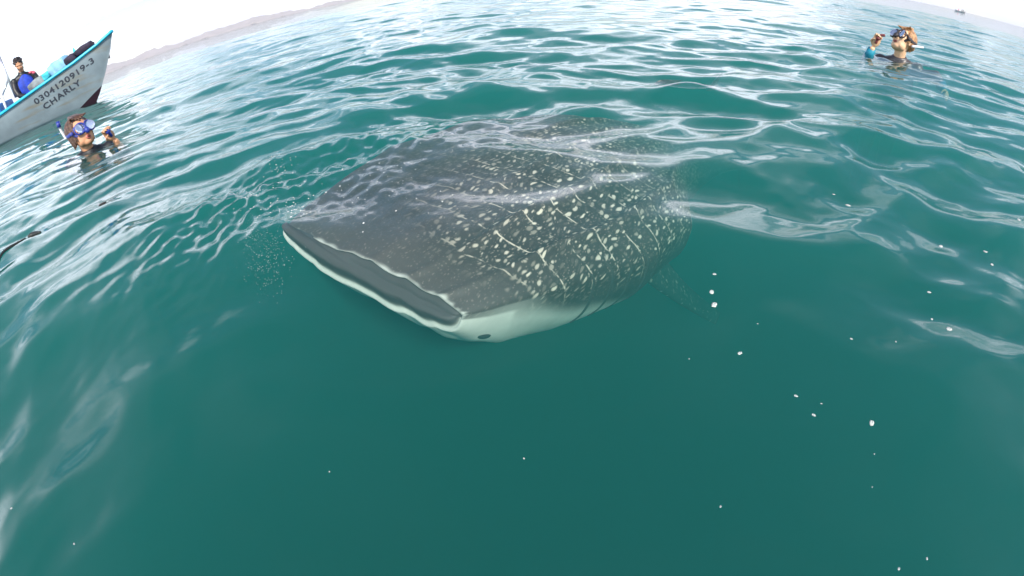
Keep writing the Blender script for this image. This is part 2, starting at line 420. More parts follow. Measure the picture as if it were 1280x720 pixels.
def build_shark():
    S = np.concatenate([np.linspace(0, 1.6, 330), np.linspace(1.6, 4.3, 180)[1:]])
    TH = np.linspace(-PI, PI, 361)[:-1]
    # finer round the visible back
    sg, tg = np.meshgrid(S, TH, indexing='ij')
    X_, Y_, Z_ = shark_pt(sg, tg)
    yq = Y_ + 0.02 * np.sin(9 * Y_ + 1) + 0.008 * np.sin(31 * Y_)
    wv_ = (0.006 * np.sin(17 * yq + 5 * X_) + 0.004 * np.sin(29 * yq - 17 * X_ + 1.3) + 0.0022 * np.sin(71 * yq + 2)) * (0.55 + 0.45 * np.sin(7.3 * Y_ + 0.4))
    P = to_world(X_ + wv_ * smooth01((0.5 - sg) / 0.4), Y_, Z_ + 0.6 * wv_ * smooth01((1.2 - sg) / 0.6))
    arc = np.cumsum(np.concatenate([np.zeros((len(S), 1)), np.linalg.norm(np.diff(P, axis=1), axis=2)], 1), 1)
    mid = np.argmin(np.abs(TH - PI / 2)); arc = arc - arc[:, mid:mid + 1]
    # mouth: roll the lips inwards and run a cavity back
    rings = []; kinds = []
    base_s = np.zeros_like(TH)
    cx = P[0].mean(0)
    for (back, sw, sz) in ((-0.004, 0.988, 0.93), (0.000, 0.978, 0.86), (0.004, 0.970, 0.80), (0.002, 0.962, 0.68), (-0.005, 0.95, 0.45), (-0.010, 0.92, 0.20), (-0.011, 0.88, 0.03)):
        q = P[0].copy(); cen = P[0].mean(0); cen[2] = 0.0
        zmid = -(q[:, 0] * L0.x + q[:, 1] * L0.y) * math.sin(ROLL) - 0.004       # the rolled mid plane of the mouth
        off = q - cen
        q[:, :2] = cen[:2] + off[:, :2] * sw
        q[:, 2] = zmid + (q[:, 2] - zmid) * sz
        q = q + np.array([B0.x, B0.y, -0.1]) * back
        rings.append(q)
    M_ = np.stack(rings[::-1], 0)
    PP = np.concatenate([M_, P], 0)
    nm = len(rings)
    me = grid_mesh('body', PP, wrap=True)
    # pigment
    ss = np.concatenate([np.zeros((nm, len(TH))), sg], 0)
    tt = np.concatenate([np.repeat(arc[:1], nm, 0), arc], 0)
    sn = np.sin(tg)
    wob = 0.05 * np.sin(7 * sg + 1) + 0.04 * np.sin(17 * sg)
    belly = smooth01((0.00 - 0.26 * smooth01((sg - 0.2) / 0.5) + wob - sn) / 0.22)                     # countershading: white underside
    upper = smooth01((0.008 - sg + 0.004 * np.sin(11 * tg) + 0.003 * np.sin(37 * tg)) / 0.016) * (sn > -0.02)
    lower = smooth01((0.13 - sg) / 0.03) * (sn <= -0.02)
    pale = np.maximum(np.maximum(belly * 0.9, upper * 0.85), lower)
    low_ = (np.sin(TH) < -0.02)
    pale_m = np.zeros((nm, len(TH))); pale_m[-1] = 0.55 + 0.45 * low_; pale_m[-2] = 0.1 + 0.8 * low_; pale_m[-3] = 0.85 * low_; pale_m[-4] = 0.35 * low_
    pale = np.concatenate([pale_m, pale], 0)
    gape = np.zeros_like(pale); gape[:nm - 2] = 1; gape[nm - 3] = 1 - low_; gape[nm - 4] = 1 - 0.6 * low_
    spots = smooth01((ss - 0.07 + np.concatenate([np.zeros((nm, len(TH))), 0.22 * smooth01((np.cos(tg) * -1 + 0.35) / 1.1)], 0) * -1) / 0.14)
    side_ = 0.15 + 0.85 * smooth01((np.cos(tg) + 0.62 - 0.5 * smooth01((0.9 - sg) / 0.9)) / 0.75)
    spots = spots * np.concatenate([np.zeros((nm, len(TH))), smooth01((sn + 0.12) / 0.2) * side_], 0)
    ca = me.color_attributes.new('pigment', 'FLOAT_COLOR', 'POINT')
    ca.data.foreach_set('color', np.stack([pale, spots, gape, np.ones_like(pale)], -1).astype(np.float32).ravel())
    ua = me.attributes.new('skin_map', 'FLOAT_VECTOR', 'POINT')
    ua.data.foreach_set('vector', np.stack([ss, tt, np.zeros_like(tt)], -1).astype(np.float32).ravel())
    bm = bmesh.new(); bm.from_mesh(me); bm.verts.ensure_lookup_table()
    nc = len(TH); tot = len(bm.verts)
    bm.faces.new([bm.verts[i] for i in range(nc)]); bm.faces.new([bm.verts[tot - nc + i] for i in range(nc)][::-1])
    bmesh.ops.recalc_face_normals(bm, faces=bm.faces[:])
    bm.to_mesh(me); bm.free()
    return me

def skin_material(name, fin=False):
    m = bpy.data.materials.new(name); m.use_nodes = True
    n = m.node_tree.nodes; l = m.node_tree.links; b = n['Principled BSDF']
    b.inputs['Roughness'].default_value = 0.55; b.inputs['Specular IOR Level'].default_value = 0.3
    if fin:
        t = n.new('ShaderNodeTexCoord'); vec = t.outputs['Object']
        pal = spo = gap = None
    else:
        a = n.new('ShaderNodeAttribute'); a.attribute_name = 'skin_map'; vec = a.outputs['Vector']
        pg = n.new('ShaderNodeAttribute'); pg.attribute_name = 'pigment'
        sx = n.new('ShaderNodeSeparateColor'); l.new(pg.outputs['Color'], sx.inputs[0]); pal, spo, gap = sx.outputs
    def math_(op, a_, b_=None, c_=None):
        q = n.new('ShaderNodeMath'); q.operation = op
        for i, v in enumerate((a_, b_, c_)):
            if v is None: continue
            if isinstance(v, (int, float)): q.inputs[i].default_value = v
            else: l.new(v, q.inputs[i])
        return q.outputs[0]
    wn = n.new('ShaderNodeTexNoise'); wn.inputs['Scale'].default_value = 9; wn.inputs['Detail'].default_value = 2; l.new(vec, wn.inputs['Vector'])
    wsub = n.new('ShaderNodeVectorMath'); wsub.operation = 'SUBTRACT'; wsub.inputs[1].default_value = (0.5, 0.5, 0.5); l.new(wn.outputs['Color'], wsub.inputs[0])
    wsc = n.new('ShaderNodeVectorMath'); wsc.operation = 'SCALE'; wsc.inputs['Scale'].default_value = 0.06; l.new(wsub.outputs[0], wsc.inputs[0])
    wa = n.new('ShaderNodeVectorMath'); wa.operation = 'ADD'; l.new(vec, wa.inputs[0]); l.new(wsc.outputs[0], wa.inputs[1])
    # fine second warp, the look of spots seen through moving water
    wn2 = n.new('ShaderNodeTexNoise'); wn2.inputs['Scale'].default_value = 38; wn2.inputs['Detail'].default_value = 1; l.new(vec, wn2.inputs['Vector'])
    ws2 = n.new('ShaderNodeVectorMath'); ws2.operation = 'SUBTRACT'; ws2.inputs[1].default_value = (0.5, 0.5, 0.5); l.new(wn2.outputs['Color'], ws2.inputs[0])
    wc2 = n.new('ShaderNodeVectorMath'); wc2.operation = 'SCALE'; wc2.inputs['Scale'].default_value = 0.011; l.new(ws2.outputs[0], wc2.inputs[0])
    wb = n.new('ShaderNodeVectorMath'); wb.operation = 'ADD'; l.new(wa.outputs[0], wb.inputs[0]); l.new(wc2.outputs[0], wb.inputs[1])
    def layer(scx, scy, rad, rnd, soft=0.10):
        mp_ = n.new('ShaderNodeMapping'); mp_.inputs['Scale'].default_value = (scx, scy, 0.0 if not fin else scx); l.new(wb.outputs[0], mp_.inputs[0])
        v = n.new('ShaderNodeTexVoronoi'); v.voronoi_dimensions = '2D' if not fin else '3D'; v.inputs['Scale'].default_value = 1.0; v.inputs['Randomness'].default_value = rnd
        l.new(mp_.outputs[0], v.inputs['Vector'])
        sepc = n.new('ShaderNodeSeparateColor'); l.new(v.outputs['Color'], sepc.inputs[0])
        rr2 = math_('MULTIPLY_ADD', sepc.outputs[0], rad * 0.7, rad * 0.45)
        d_ = math_('SUBTRACT', rr2, v.outputs['Distance'])
        q = n.new('ShaderNodeMapRange'); q.interpolation_type = 'SMOOTHSTEP'; q.inputs[1].default_value = -soft * 0.9; q.inputs[2].default_value = soft * 1.6; l.new(d_, q.inputs[0])
        tone = math_('MAXIMUM', math_('MULTIPLY_ADD', sepc.outputs[1], 1.35, -0.30), 0.06)
        return math_('MULTIPLY', q.outputs[0], tone)
    s1 = layer(28, 64, 0.33, 0.62)
    s2 = layer(70, 120, 0.24, 0.95)
    s2 = math_('MULTIPLY', s2, 0.4)
    sp = math_('MAXIMUM', s1, s2)
    col_dark = (0.040, 0.044, 0.050, 1); col_spot = (0.72, 0.63, 0.50, 1)
    mixd = n.new('ShaderNodeMix'); mixd.data_type = 'RGBA'
    gn = n.new('ShaderNodeTexNoise'); gn.inputs['Scale'].default_value = 6; gn.inputs['Detail'].default_value = 8; gn.inputs['Roughness'].default_value = 0.65; l.new(vec, gn.inputs['Vector'])
    l.new(gn.outputs['Fac'], mixd.inputs['Factor']); mixd.inputs[6].default_value = (0.006, 0.006, 0.007, 1); mixd.inputs[7].default_value = (0.082, 0.066, 0.060, 1)
    base = mixd.outputs[2]
    if not fin:
        sv = n.new('ShaderNodeSeparateXYZ'); l.new(vec, sv.inputs[0])
        hd = n.new('ShaderNodeMapRange'); hd.interpolation_type = 'SMOOTHSTEP'; hd.inputs[1].default_value = 0.26; hd.inputs[2].default_value = 0.02; hd.inputs[4].default_value = 0.75; l.new(sv.outputs[0], hd.inputs[0])
        mh = n.new('ShaderNodeMix'); mh.data_type = 'RGBA'; l.new(hd.outputs[0], mh.inputs['Factor']); l.new(base, mh.inputs[6]); mh.inputs[7].default_value = (0.092, 0.080, 0.077, 1); base = mh.outputs[2]
    if not fin:
        # pale stripes between the spot rows: markings that also paint in caustic light lines
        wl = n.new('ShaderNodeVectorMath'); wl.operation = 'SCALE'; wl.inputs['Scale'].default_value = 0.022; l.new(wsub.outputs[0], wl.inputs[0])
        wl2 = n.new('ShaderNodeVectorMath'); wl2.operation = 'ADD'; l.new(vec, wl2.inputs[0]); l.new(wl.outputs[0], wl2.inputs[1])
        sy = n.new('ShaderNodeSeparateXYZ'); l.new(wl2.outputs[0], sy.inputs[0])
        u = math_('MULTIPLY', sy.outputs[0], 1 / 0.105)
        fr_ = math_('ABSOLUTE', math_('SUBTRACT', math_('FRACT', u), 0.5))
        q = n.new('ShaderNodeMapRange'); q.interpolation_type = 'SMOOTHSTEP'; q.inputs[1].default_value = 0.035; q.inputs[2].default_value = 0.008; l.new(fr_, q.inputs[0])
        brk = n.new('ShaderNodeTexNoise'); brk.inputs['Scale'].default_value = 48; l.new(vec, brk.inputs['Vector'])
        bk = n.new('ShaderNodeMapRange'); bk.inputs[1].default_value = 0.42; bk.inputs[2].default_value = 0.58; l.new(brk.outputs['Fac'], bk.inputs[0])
        caustic_stripes = math_('MULTIPLY', q.outputs[0], math_('MULTIPLY', bk.outputs[0], 0.9))
        sp = math_('MAXIMUM', math_('MULTIPLY', math_('MAXIMUM', sp, caustic_stripes), spo), math_('MULTIPLY', s2, 0.5))
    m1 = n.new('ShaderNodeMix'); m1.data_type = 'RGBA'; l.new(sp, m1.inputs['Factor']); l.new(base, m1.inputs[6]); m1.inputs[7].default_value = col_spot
    last = m1.outputs[2]
    if not fin:
        m2 = n.new('ShaderNodeMix'); m2.data_type = 'RGBA'; l.new(pal, m2.inputs['Factor']); l.new(last, m2.inputs[6]); bl = n.new('ShaderNodeMix'); bl.data_type = 'RGBA'; l.new(gn.outputs['Fac'], bl.inputs['Factor']); bl.inputs[6].default_value = (0.34, 0.35, 0.32, 1); bl.inputs[7].default_value = (0.86, 0.86, 0.76, 1); l.new(bl.outputs[2], m2.inputs[7])
        m3 = n.new('ShaderNodeMix'); m3.data_type = 'RGBA'; l.new(gap, m3.inputs['Factor']); l.new(m2.outputs[2], m3.inputs[6]); m3.inputs[7].default_value = (0.070, 0.066, 0.068, 1)
        last = m3.outputs[2]
    l.new(last, b.inputs['Base Color'])
    bp = n.new('ShaderNodeBump'); bp.inputs['Strength'].default_value = 0.4; bp.inputs['Distance'].default_value = 0.004; l.new(gn.outputs['Fac'], bp.inputs['Height']); l.new(bp.outputs[0], b.inputs['Normal'])
    return m

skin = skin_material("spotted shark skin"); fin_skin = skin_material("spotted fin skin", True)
eye_m = material("shark eye", (0.05, 0.055, 0.055), rough=0.2, spec=0.6)
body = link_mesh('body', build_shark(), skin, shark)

def on_skin(s, th, out_=0.0):
    p = to_world(*[np.array(v, float) for v in shark_pt(np.array([s]), np.array([th]))])[0]
    e = 1e-3
    a = to_world(*shark_pt(np.array([s + e]), np.array([th])))[0] - to_world(*shark_pt(np.array([s - e]), np.array([th])))[0]
    b = to_world(*shark_pt(np.array([s]), np.array([th + e])))[0] - to_world(*shark_pt(np.array([s]), np.array([th - e])))[0]
    nrm = Vector(np.cross(a, b)).normalized()
    cen = Vector(to_world(*[np.array([v]).ravel() for v in (axis(np.array([s]))[0], axis(np.array([s]))[1], axis(np.array([s]))[2])])[0])
    if nrm.dot(Vector(p) - cen) < 0: nrm = -nrm
    return Vector(p) + nrm * out_, nrm, Vector(a).normalized()

for th_, in_ in ((R(-24), 0.0), (R(204), 0.0)):
    p, nr, tg_ = on_skin(0.055, th_)
    bm = bmesh.new()
    z_ = nr; x_ = tg_; y_ = z_.cross(x_).normalized(); x_ = y_.cross(z_)
    rot = Matrix((x_, y_, z_)).transposed()
    add_ball(bm, (0, 0, 0), (0.021, 0.013, 0.006)); bmesh.ops.transform(bm, matrix=Matrix.Translation(p) @ rot.to_4x4(), verts=bm.verts[:])
    from_bm('eye', bm, eye_m, shark)

def strip_on_skin(name, s0, s1, t0, t1, wid, mat, nn=14, curve=0.0, lift=0.003):
    """narrow band lying on the skin, its middle dipping in"""
    rows = []
    for i in range(nn):
        f = i / (nn - 1); s = s0 + (s1 - s0) * f + curve * math.sin(PI * f); t = t0 + (t1 - t0) * f
        w_ = wid * (0.25 + 0.75 * math.sin(PI * (0.08 + 0.84 * f)))
        rows.append([list(on_skin(s + w_ * g, t, lf)[0]) for g, lf in ((-1, -0.003), (-0.6, lift), (0, lift * 0.4), (0.6, lift), (1, -0.003))])
    return link_mesh(name, grid_mesh(name, np.array(rows)), mat, shark)
gill_m = material("gill edge", (0.06, 0.058, 0.055), rough=0.6, spec=0.3)
for i in range(5):
    strip_on_skin('gill_slit', 0.36 + 0.075 * i, 0.34 + 0.075 * i, R(20 + 2 * i), R(-26), 0.006, gill_m, curve=0.02)

def fin(name, root_a, root_b, tip, thick, sweep, parent=shark):
    """swept fin: root chord a->b, tip point; rounded leading edge, thin trailing edge"""
    a, b, t = Vector(root_a), Vector(root_b), Vector(tip)
    nrm = (b - a).cross(t - a).normalized()
    rows = []
    NS, NC = 20, 24
    for i in range(NS + 1):
        f = i / NS
        lead = a.lerp(t, f) + (b - a) * (-0.10 * math.sin(PI * f))
        ch = (b - a) * ((1 - f) ** 0.85 * (1 - 0.1 * math.sin(PI * f)) + 0.03) + sweep * (f ** 2) * 0.35
        ring = []
        for j in range(NC):
            q = 2 * PI * j / NC
            x = 0.5 - 0.5 * math.cos(q)
            y = math.sin(q) * thick * (1 - 0.75 * f) * (0.3 + 1.2 * (1 - x)) * (1 if f < 1 else 0.3)
            ring.append(list(lead + ch * x + nrm * y))
        rows.append(ring)
    P = np.array(rows)
    me = grid_mesh(name, P, wrap=True)
    bm = bmesh.new(); bm.from_mesh(me); bm.verts.ensure_lookup_table()
    bm.faces.new([bm.verts[i] for i in range(NC)]); bm.faces.new([bm.verts[NS * NC + i] for i in range(NC)][::-1])
    bpy.data.meshes.remove(me)
    return from_bm(name, bm, fin_skin, parent)
bL = lambda x, y, z: Vector(to_world(np.array(x), np.array(y), np.array(z)))
p1, _, _ = on_skin(0.72, R(-12)); p2, _, _ = on_skin(1.05, R(-14))
fin('pectoral_fin', bL(0.74, 0.38, -0.33), bL(1.08, 0.40, -0.42), bL(1.50, 0.74, -1.15), 0.030, B0 * 0.3)
fin('pectoral_fin', bL(0.74, -0.38, -0.16), bL(1.08, -0.40, -0.25), bL(1.18, -0.95, -0.52), 0.030, B0 * 0.3)
fin('dorsal_fin', bL(2.10, 0.06, -0.02), bL(2.55, 0.09, -0.12), bL(2.65, 0.07, 0.16 - 0.28), 0.028, B0 * 0.2)
fin('dorsal_fin', bL(3.15, 0.16, -0.28), bL(3.35, 0.20, -0.31), bL(3.42, 0.22, -0.17), 0.015, B0 * 0.1)
xe, ye, ze = [float(v) for v in axis(np.array(4.2))]
fin('tail_fin', bL(xe - 0.15, ye, ze), bL(xe + 0.2, ye, ze), bL(xe + 0.62, ye + 0.05, ze + 0.62 - 0.25), 0.022, B0 * 0.2)
fin('tail_fin', bL(xe - 0.12, ye, ze), bL(xe + 0.2, ye, ze), bL(xe + 0.30, ye + 0.02, ze - 0.42), 0.020, B0 * 0.1)

# ------------------------------------------------------------------ people
skin_m = material("warm skin", (0.58, 0.30, 0.17), rough=0.5, spec=0.4, noise_amt=0.12, noise_scale=30)  # warm skin tone, mottled by noise
skin_pale = material("fair skin", (0.74, 0.46, 0.27), rough=0.45, spec=0.5, noise_amt=0.12, noise_scale=30)
suit_black = material("black neoprene", (0.012, 0.013, 0.016), rough=0.45, spec=0.5, bump=0.2, bump_scale=120)
suit_grey = material("grey neoprene", (0.13, 0.12, 0.12), rough=0.5, spec=0.5)
suit_char = material("charcoal neoprene", (0.055, 0.05, 0.052), rough=0.42, spec=0.6)
suit_teal = material("teal neoprene cuff", (0.01, 0.24, 0.34), rough=0.5)
hair_brown = material("wet brown hair", (0.085, 0.040, 0.022), rough=0.4, spec=0.6, noise_amt=0.6, noise_scale=45, bump=0.8, bump_scale=90)
hair_fair = material("fair brown hair", (0.40, 0.21, 0.09), rough=0.45, spec=0.5, noise_amt=0.6, noise_scale=45, bump=0.8, bump_scale=90)
hair_black = material("black hair", (0.018, 0.012, 0.012), rough=0.5)
blue_rub = material("blue rubber", (0.02, 0.04, 0.27), rough=0.35)
blue_bright = material("bright blue cloth", (0.015, 0.05, 0.42), rough=0.7, noise_amt=0.5, noise_scale=9, bump=0.8, bump_scale=14)
white_pl = material("white plastic", (0.75, 0.76, 0.78), rough=0.3)
pink_rub = material("pink rubber", (0.62, 0.12, 0.17), rough=0.4)
red_rub = material("dark red rubber", (0.16, 0.03, 0.03), rough=0.45)
dark_rub = material("dark rubber", (0.03, 0.025, 0.03), rough=0.5)
lens_m = material("tempered lens", (0.55, 0.60, 0.72), rough=0.04, spec=1.0, metallic=0.75, noise_amt=0.05)
lip_m = material("lips", (0.42, 0.12, 0.10), rough=0.4)
mouth_m = material("open mouth", (0.06, 0.01, 0.01), rough=0.6)
eyew_m = material("eye white", (0.7, 0.68, 0.66), rough=0.2)
iris_m = material("iris", (0.05, 0.03, 0.02), rough=0.2)

def head_shapes(bm, X):
    """head in head space: face towards -Y, origin at the middle of the skull, 0.23 m high"""
    def ball(c, s, r=(0, 0, 0)):
        vs = add_ball(bm, c, s, Euler(r)); bmesh.ops.transform(bm, matrix=X, verts=vs)
    ball((0, 0.012, 0.028), (0.074, 0.094, 0.088))            # skull
    ball((0, -0.028, -0.025), (0.062, 0.062, 0.078))          # face
    ball((0, -0.045, -0.082), (0.034, 0.034, 0.026))          # chin
    ball((-0.034, -0.02, -0.062), (0.028, 0.045, 0.034)); ball((0.034, -0.02, -0.062), (0.028, 0.045, 0.034))   # jaw
    ball((0, -0.072, 0.030), (0.052, 0.018, 0.016))           # brow
    ball((0, -0.094, -0.018), (0.011, 0.020, 0.022), (R(-18), 0, 0)); ball((0, -0.100, -0.031), (0.016, 0.014, 0.011))   # nose
    ball((-0.012, -0.094, -0.033), (0.008, 0.010, 0.008)); ball((0.012, -0.094, -0.033), (0.008, 0.010, 0.008))
    ball((-0.036, -0.068, -0.020), (0.020, 0.018, 0.020)); ball((0.036, -0.068, -0.020), (0.020, 0.018, 0.020))   # cheeks
    ball((-0.075, 0.010, -0.004), (0.009, 0.019, 0.031)); ball((0.075, 0.010, -0.004), (0.009, 0.019, 0.031))     # ears

def hand_shapes(bm, X, curl=1.0):
    """hand in hand space: wrist at the origin, fingers towards +Z, palm towards -Y, thumb at -X; five fingers closing on something"""
    tube = lambda pts, rad: add_limb(bm, pts, rad, X)
    vs = add_ball(bm, (0, 0.002, 0.045), (0.041, 0.015, 0.050)); bmesh.ops.transform(bm, matrix=X, verts=vs)
    for i, (x, ln_, c) in enumerate(((-0.030, 0.068, 0.9), (-0.010, 0.078, 1.0), (0.011, 0.072, 1.08), (0.030, 0.058, 1.2))):
        p = [Vector((x, 0, 0.075))]; a = 0.25 * c * curl
        for seg in (0.45, 0.32, 0.23):
            p.append(p[-1] + Vector((0.05 * x, -math.sin(a), math.cos(a))) * ln_ * seg); a += 0.95 * c * curl
        tube([(x * 0.8, 0.0, 0.05)] + p, [0.0095, 0.009, 0.0085, 0.008, 0.0068])
    tube([(-0.022, -0.002, 0.022), (-0.045, -0.012, 0.042), (-0.044, -0.032, 0.062), (-0.026, -0.044, 0.074)], [0.012, 0.011, 0.009, 0.0075])

def xform(loc, rot, s=1.0):
    return Matrix.LocRotScale(Vector(loc), rot, Vector((s, s, s)))

def swimmer(loc, yaw, label, cat_group, P):
    """upright in the water, shoulders awash. local frame: face -Y, z=0 the water line"""
    t = empty('person', loc, yaw); tag(t, label, 'person', cat_group)
    HX = xform(P['head'], Euler(P['head_rot']), P.get('hs', 1.06))
    hz = Vector(P['head'])
    bm = bmesh.new(); head_shapes(bm, HX)
    nb_ = HX @ Vector((0, 0.02, -0.05))
    add_tube(bm, [nb_, nb_.lerp(Vector((0, 0.02, -0.03)), 0.55), (0, 0.02, -0.03)], [0.054, 0.052, 0.060], 16)
    add_ball(bm, (0, 0.02, -0.07), (0.14, 0.06, 0.07)); add_ball(bm, (0, 0.03, -0.25), (0.14, 0.08, 0.2))
    for nm_ in ('arm', 'arm2'):
        if nm_ in P:
            sh, el, wr = P[nm_]['pts']; add_limb(bm, [(0, 0.02, -0.08), sh, el, Vector(el).lerp(Vector(wr), 0.6)], [0.05, 0.036, 0.032, 0.028], seg=10)
            add_tube(bm, [Vector(el).lerp(Vector(wr), 0.55), Vector(el).lerp(Vector(wr), 0.85), wr], [0.031, 0.026, 0.023], 12)
            hand_shapes(bm, P[nm_]['hand'], P[nm_].get('curl', 1.0))
    b_ = remeshed('body', bm, 0.0062, P['skin'], t, smooth=3)
    # wetsuit: torso, collar, upper arms and sleeves
    bm = bmesh.new()
    add_ball(bm, (0, 0.03, -0.24), (0.185, 0.115, 0.25)); add_ball(bm, (0, 0.02, -0.045), (0.17, 0.085, 0.075))
    add_ball(bm, (0, 0.02, -0.50), (0.16, 0.11, 0.2))
    add_ball(bm, (-0.165, 0.02, -0.055), (0.07, 0.066, 0.07)); add_ball(bm, (0.165, 0.02, -0.055), (0.07, 0.066, 0.07))
    c0 = Vector((0, 0.02, -0.04)); c1 = c0.lerp(nb_, 0.50)
    add_tube(bm, [c0, c1], [0.085, 0.066], 18)
    for s in (-1, 1):
        add_tube(bm, [(0.09 * s, 0.02, -0.6), (0.10 * s, 0.0, -0.95), (0.11 * s, 0.08, -1.3)], [0.085, 0.062, 0.045], 12)
    for nm_ in ('arm', 'arm2'):
        if nm_ in P:
            sh, el, wr = [Vector(q) for q in P[nm_]['pts']]
            add_tube(bm, [sh, el], [0.056, 0.046], 14); add_ball(bm, el, (0.046,) * 3)
            add_tube(bm, [el, el.lerp(wr, 0.5), el.lerp(wr, P[nm_].get('sleeve', 0.9))], [0.046, 0.041, 0.033], 14)
        else:
            pass
    remeshed('wetsuit', bm, 0.009, P['suit'], t, smooth=4)
    for nm_ in ('arm', 'arm2'):
        if nm_ in P and 'cuff' in P[nm_]:
            sh, el, wr = [Vector(q) for q in P[nm_]['pts']]
            bm = bmesh.new(); add_tube(bm, [el.lerp(wr, 0.45), el.lerp(wr, 0.92)], [0.047, 0.036], 16)
            from_bm('cuff', bm, P[nm_]['cuff'], t)
    # mouth
    bm = bmesh.new()
    vs = add_ball(bm, (0, -0.083, -0.060), (0.020, 0.011, 0.008 + P['open'])); bmesh.ops.transform(bm, matrix=HX, verts=vs)
    li = from_bm('lips', bm, lip_m, t)
    bm = bmesh.new(); vs = add_ball(bm, (0, -0.0885, -0.060), (0.014, 0.008, 0.002 + P['open'])); bmesh.ops.transform(bm, matrix=HX, verts=vs)
    from_bm('open_mouth', bm, mouth_m, li)
    for s in (-1, 1):
        bm = bmesh.new(); vs = add_ball(bm, (0.030 * s, -0.072, 0.004), (0.013, 0.010, 0.008)); bmesh.ops.transform(bm, matrix=HX, verts=vs)
        e_ = from_bm('eye', bm, eyew_m, t)
        bm = bmesh.new(); vs = add_ball(bm, (0.030 * s, -0.081, 0.004), (0.0055, 0.003, 0.0055)); bmesh.ops.transform(bm, matrix=HX, verts=vs)
        from_bm('iris', bm, iris_m, e_)
        bm = bmesh.new(); add_tube(bm, spline([(0.015 * s, -0.088, 0.020), (0.032 * s, -0.087, 0.026), (0.048 * s, -0.076, 0.021)], 4), 0.0035, 6)
        bmesh.ops.transform(bm, matrix=HX, verts=bm.verts[:]); from_bm('eyebrow', bm, P['hair'], t)
    # hair: cap with locks
    bm = bmesh.new()
    add_ball(bm, (0, 0.026, 0.040), (0.083, 0.098, 0.090))
    for i in range(P.get('locks', 26)):
        a = R(-155 + 310 * i / (P.get('locks', 26) - 1)) + PI / 2
        x = 0.076 * math.cos(a); y = 0.02 + 0.09 * math.sin(a)
        if y < -0.045: continue
        ll = P.get('lock_len', 0.07) * random.uniform(0.7, 1.15)
        add_tube(bm, spline([(x * 0.6, 0.02 + (y - 0.02) * 0.6, 0.105), (x, y, 0.06), (x * 1.05, y * 1.03, 0.0), (x * 1.0, y, -ll)], 4),
                 list(np.interp(np.linspace(0, 1, 13), [0, .5, 1], [0.013, 0.014, 0.005])), 7)
    for i in range(7):
        x = -0.055 + 0.11 * i / 6
        add_tube(bm, spline([(x * 0.5, 0.0, 0.125), (x * 0.9, -0.055, 0.100), (x * 1.15, -0.080, 0.062 + 0.012 * abs(i - 3))], 4), list(np.linspace(0.014, 0.006, 9)), 7)
    # keep the face clear
    bmesh.ops.transform(bm, matrix=HX, verts=bm.verts[:])
    if 'bun' in P:
        vs = add_ball(bm, P['bun'], (0.03, 0.035, 0.03)); bmesh.ops.transform(bm, matrix=HX, verts=vs)
    remeshed('hair', bm, 0.0055, P['hair'], t, smooth=1)
    # diving mask: frame ring, two lenses, strap
    mk = P['mask_rot']; MX = HX @ Matrix.Translation(Vector((0, 0, P.get('mask_up', 0))))
    bm = bmesh.new()
    for s in (-1, 1):
        ring = [(s * (0.038 + 0.037 * math.cos(q)), -0.110 + 0.022 * abs(0.038 + 0.037 * math.cos(q)) / 0.07, 0.006 + 0.034 * math.sin(q) - 0.006 * math.cos(q)) for q in np.linspace(0, 2 * PI, 21)]
        add_tube(bm, ring, 0.0065, 8, cap=False)
        skirt = [(s * (0.036 + 0.034 * math.cos(q)), -0.080 + 0.045 * abs(0.036 + 0.034 * math.cos(q)) / 0.07, 0.004 + 0.032 * math.sin(q)) for q in np.linspace(0, 2 * PI, 21)]
        add_tube(bm, skirt, 0.010, 8, cap=False)
    add_box(bm, (0, -0.108, 0.014), (0.020, 0.008, 0.012), bevel=0.003)
    add_ball(bm, (0, -0.110, -0.022), (0.021, 0.020, 0.022))      # nose pocket
    bmesh.ops.transform(bm, matrix=MX, verts=bm.verts[:])
    mask = from_bm('dive_mask', bm, P['mask_mat'], t)
    for s in (-1, 1):
        bm = bmesh.new()
        vs = add_ball(bm, (s * 0.038, -0.103, 0.006), (0.037, 0.004, 0.034), Euler((0, 0, s * R(-14)))); bmesh.ops.transform(bm, matrix=MX, verts=vs)
        from_bm('lens', bm, lens_m, mask)
        bm = bmesh.new(); add_box(bm, (s * 0.083, -0.045, 0.006), (0.014, 0.026, 0.022), bevel=0.004); bmesh.ops.transform(bm, matrix=MX, verts=bm.verts[:])
        from_bm('buckle', bm, P['mask_mat'], mask)
    pts = [(0.094 * math.cos(q), 0.012 + 0.112 * math.sin(q), 0.012 + 0.045 * max(0, math.sin(q))) for q in np.linspace(R(-25), R(205), 22)]
    rows = np.array([[[p[0], p[1], p[2] - 0.010], [p[0] * 1.03, p[1] * 1.03, p[2]], [p[0], p[1], p[2] + 0.010]] for p in pts])
    o = link_mesh('strap', grid_mesh('strap', rows), P['strap_mat'], mask)
    o.data.transform(MX)
    return t, HX

# left swimmer
swl = at(112, 189); swl.z = 0.0
yawL = math.atan2(-swl.x, swl.y)            # rotation that turns -Y towards the camera... (face -Y looks back along the view)
handX = xform((0.205, -0.15, 0.020), Euler((R(8), R(-22), R(20))), 1.08)
PL = dict(hs=1.14, head=(0.0, -0.015, 0.160), head_rot=(R(-16), R(4), R(24)), skin=skin_m, suit=suit_black, hair=hair_brown, open=0.008, mask_rot=0,
          mask_mat=blue_rub, strap_mat=blue_rub, lock_len=0.075, locks=24,
          arm=dict(pts=((0.17, 0.0, -0.05), (0.27, -0.05, -0.17), (0.212, -0.145, 0.012)), hand=handX, curl=1.1, sleeve=0.55))
sL, HXL = swimmer(swl, yawL, 'snorkeller with brown hair and blue dive mask in the water beside the boat', None, PL)
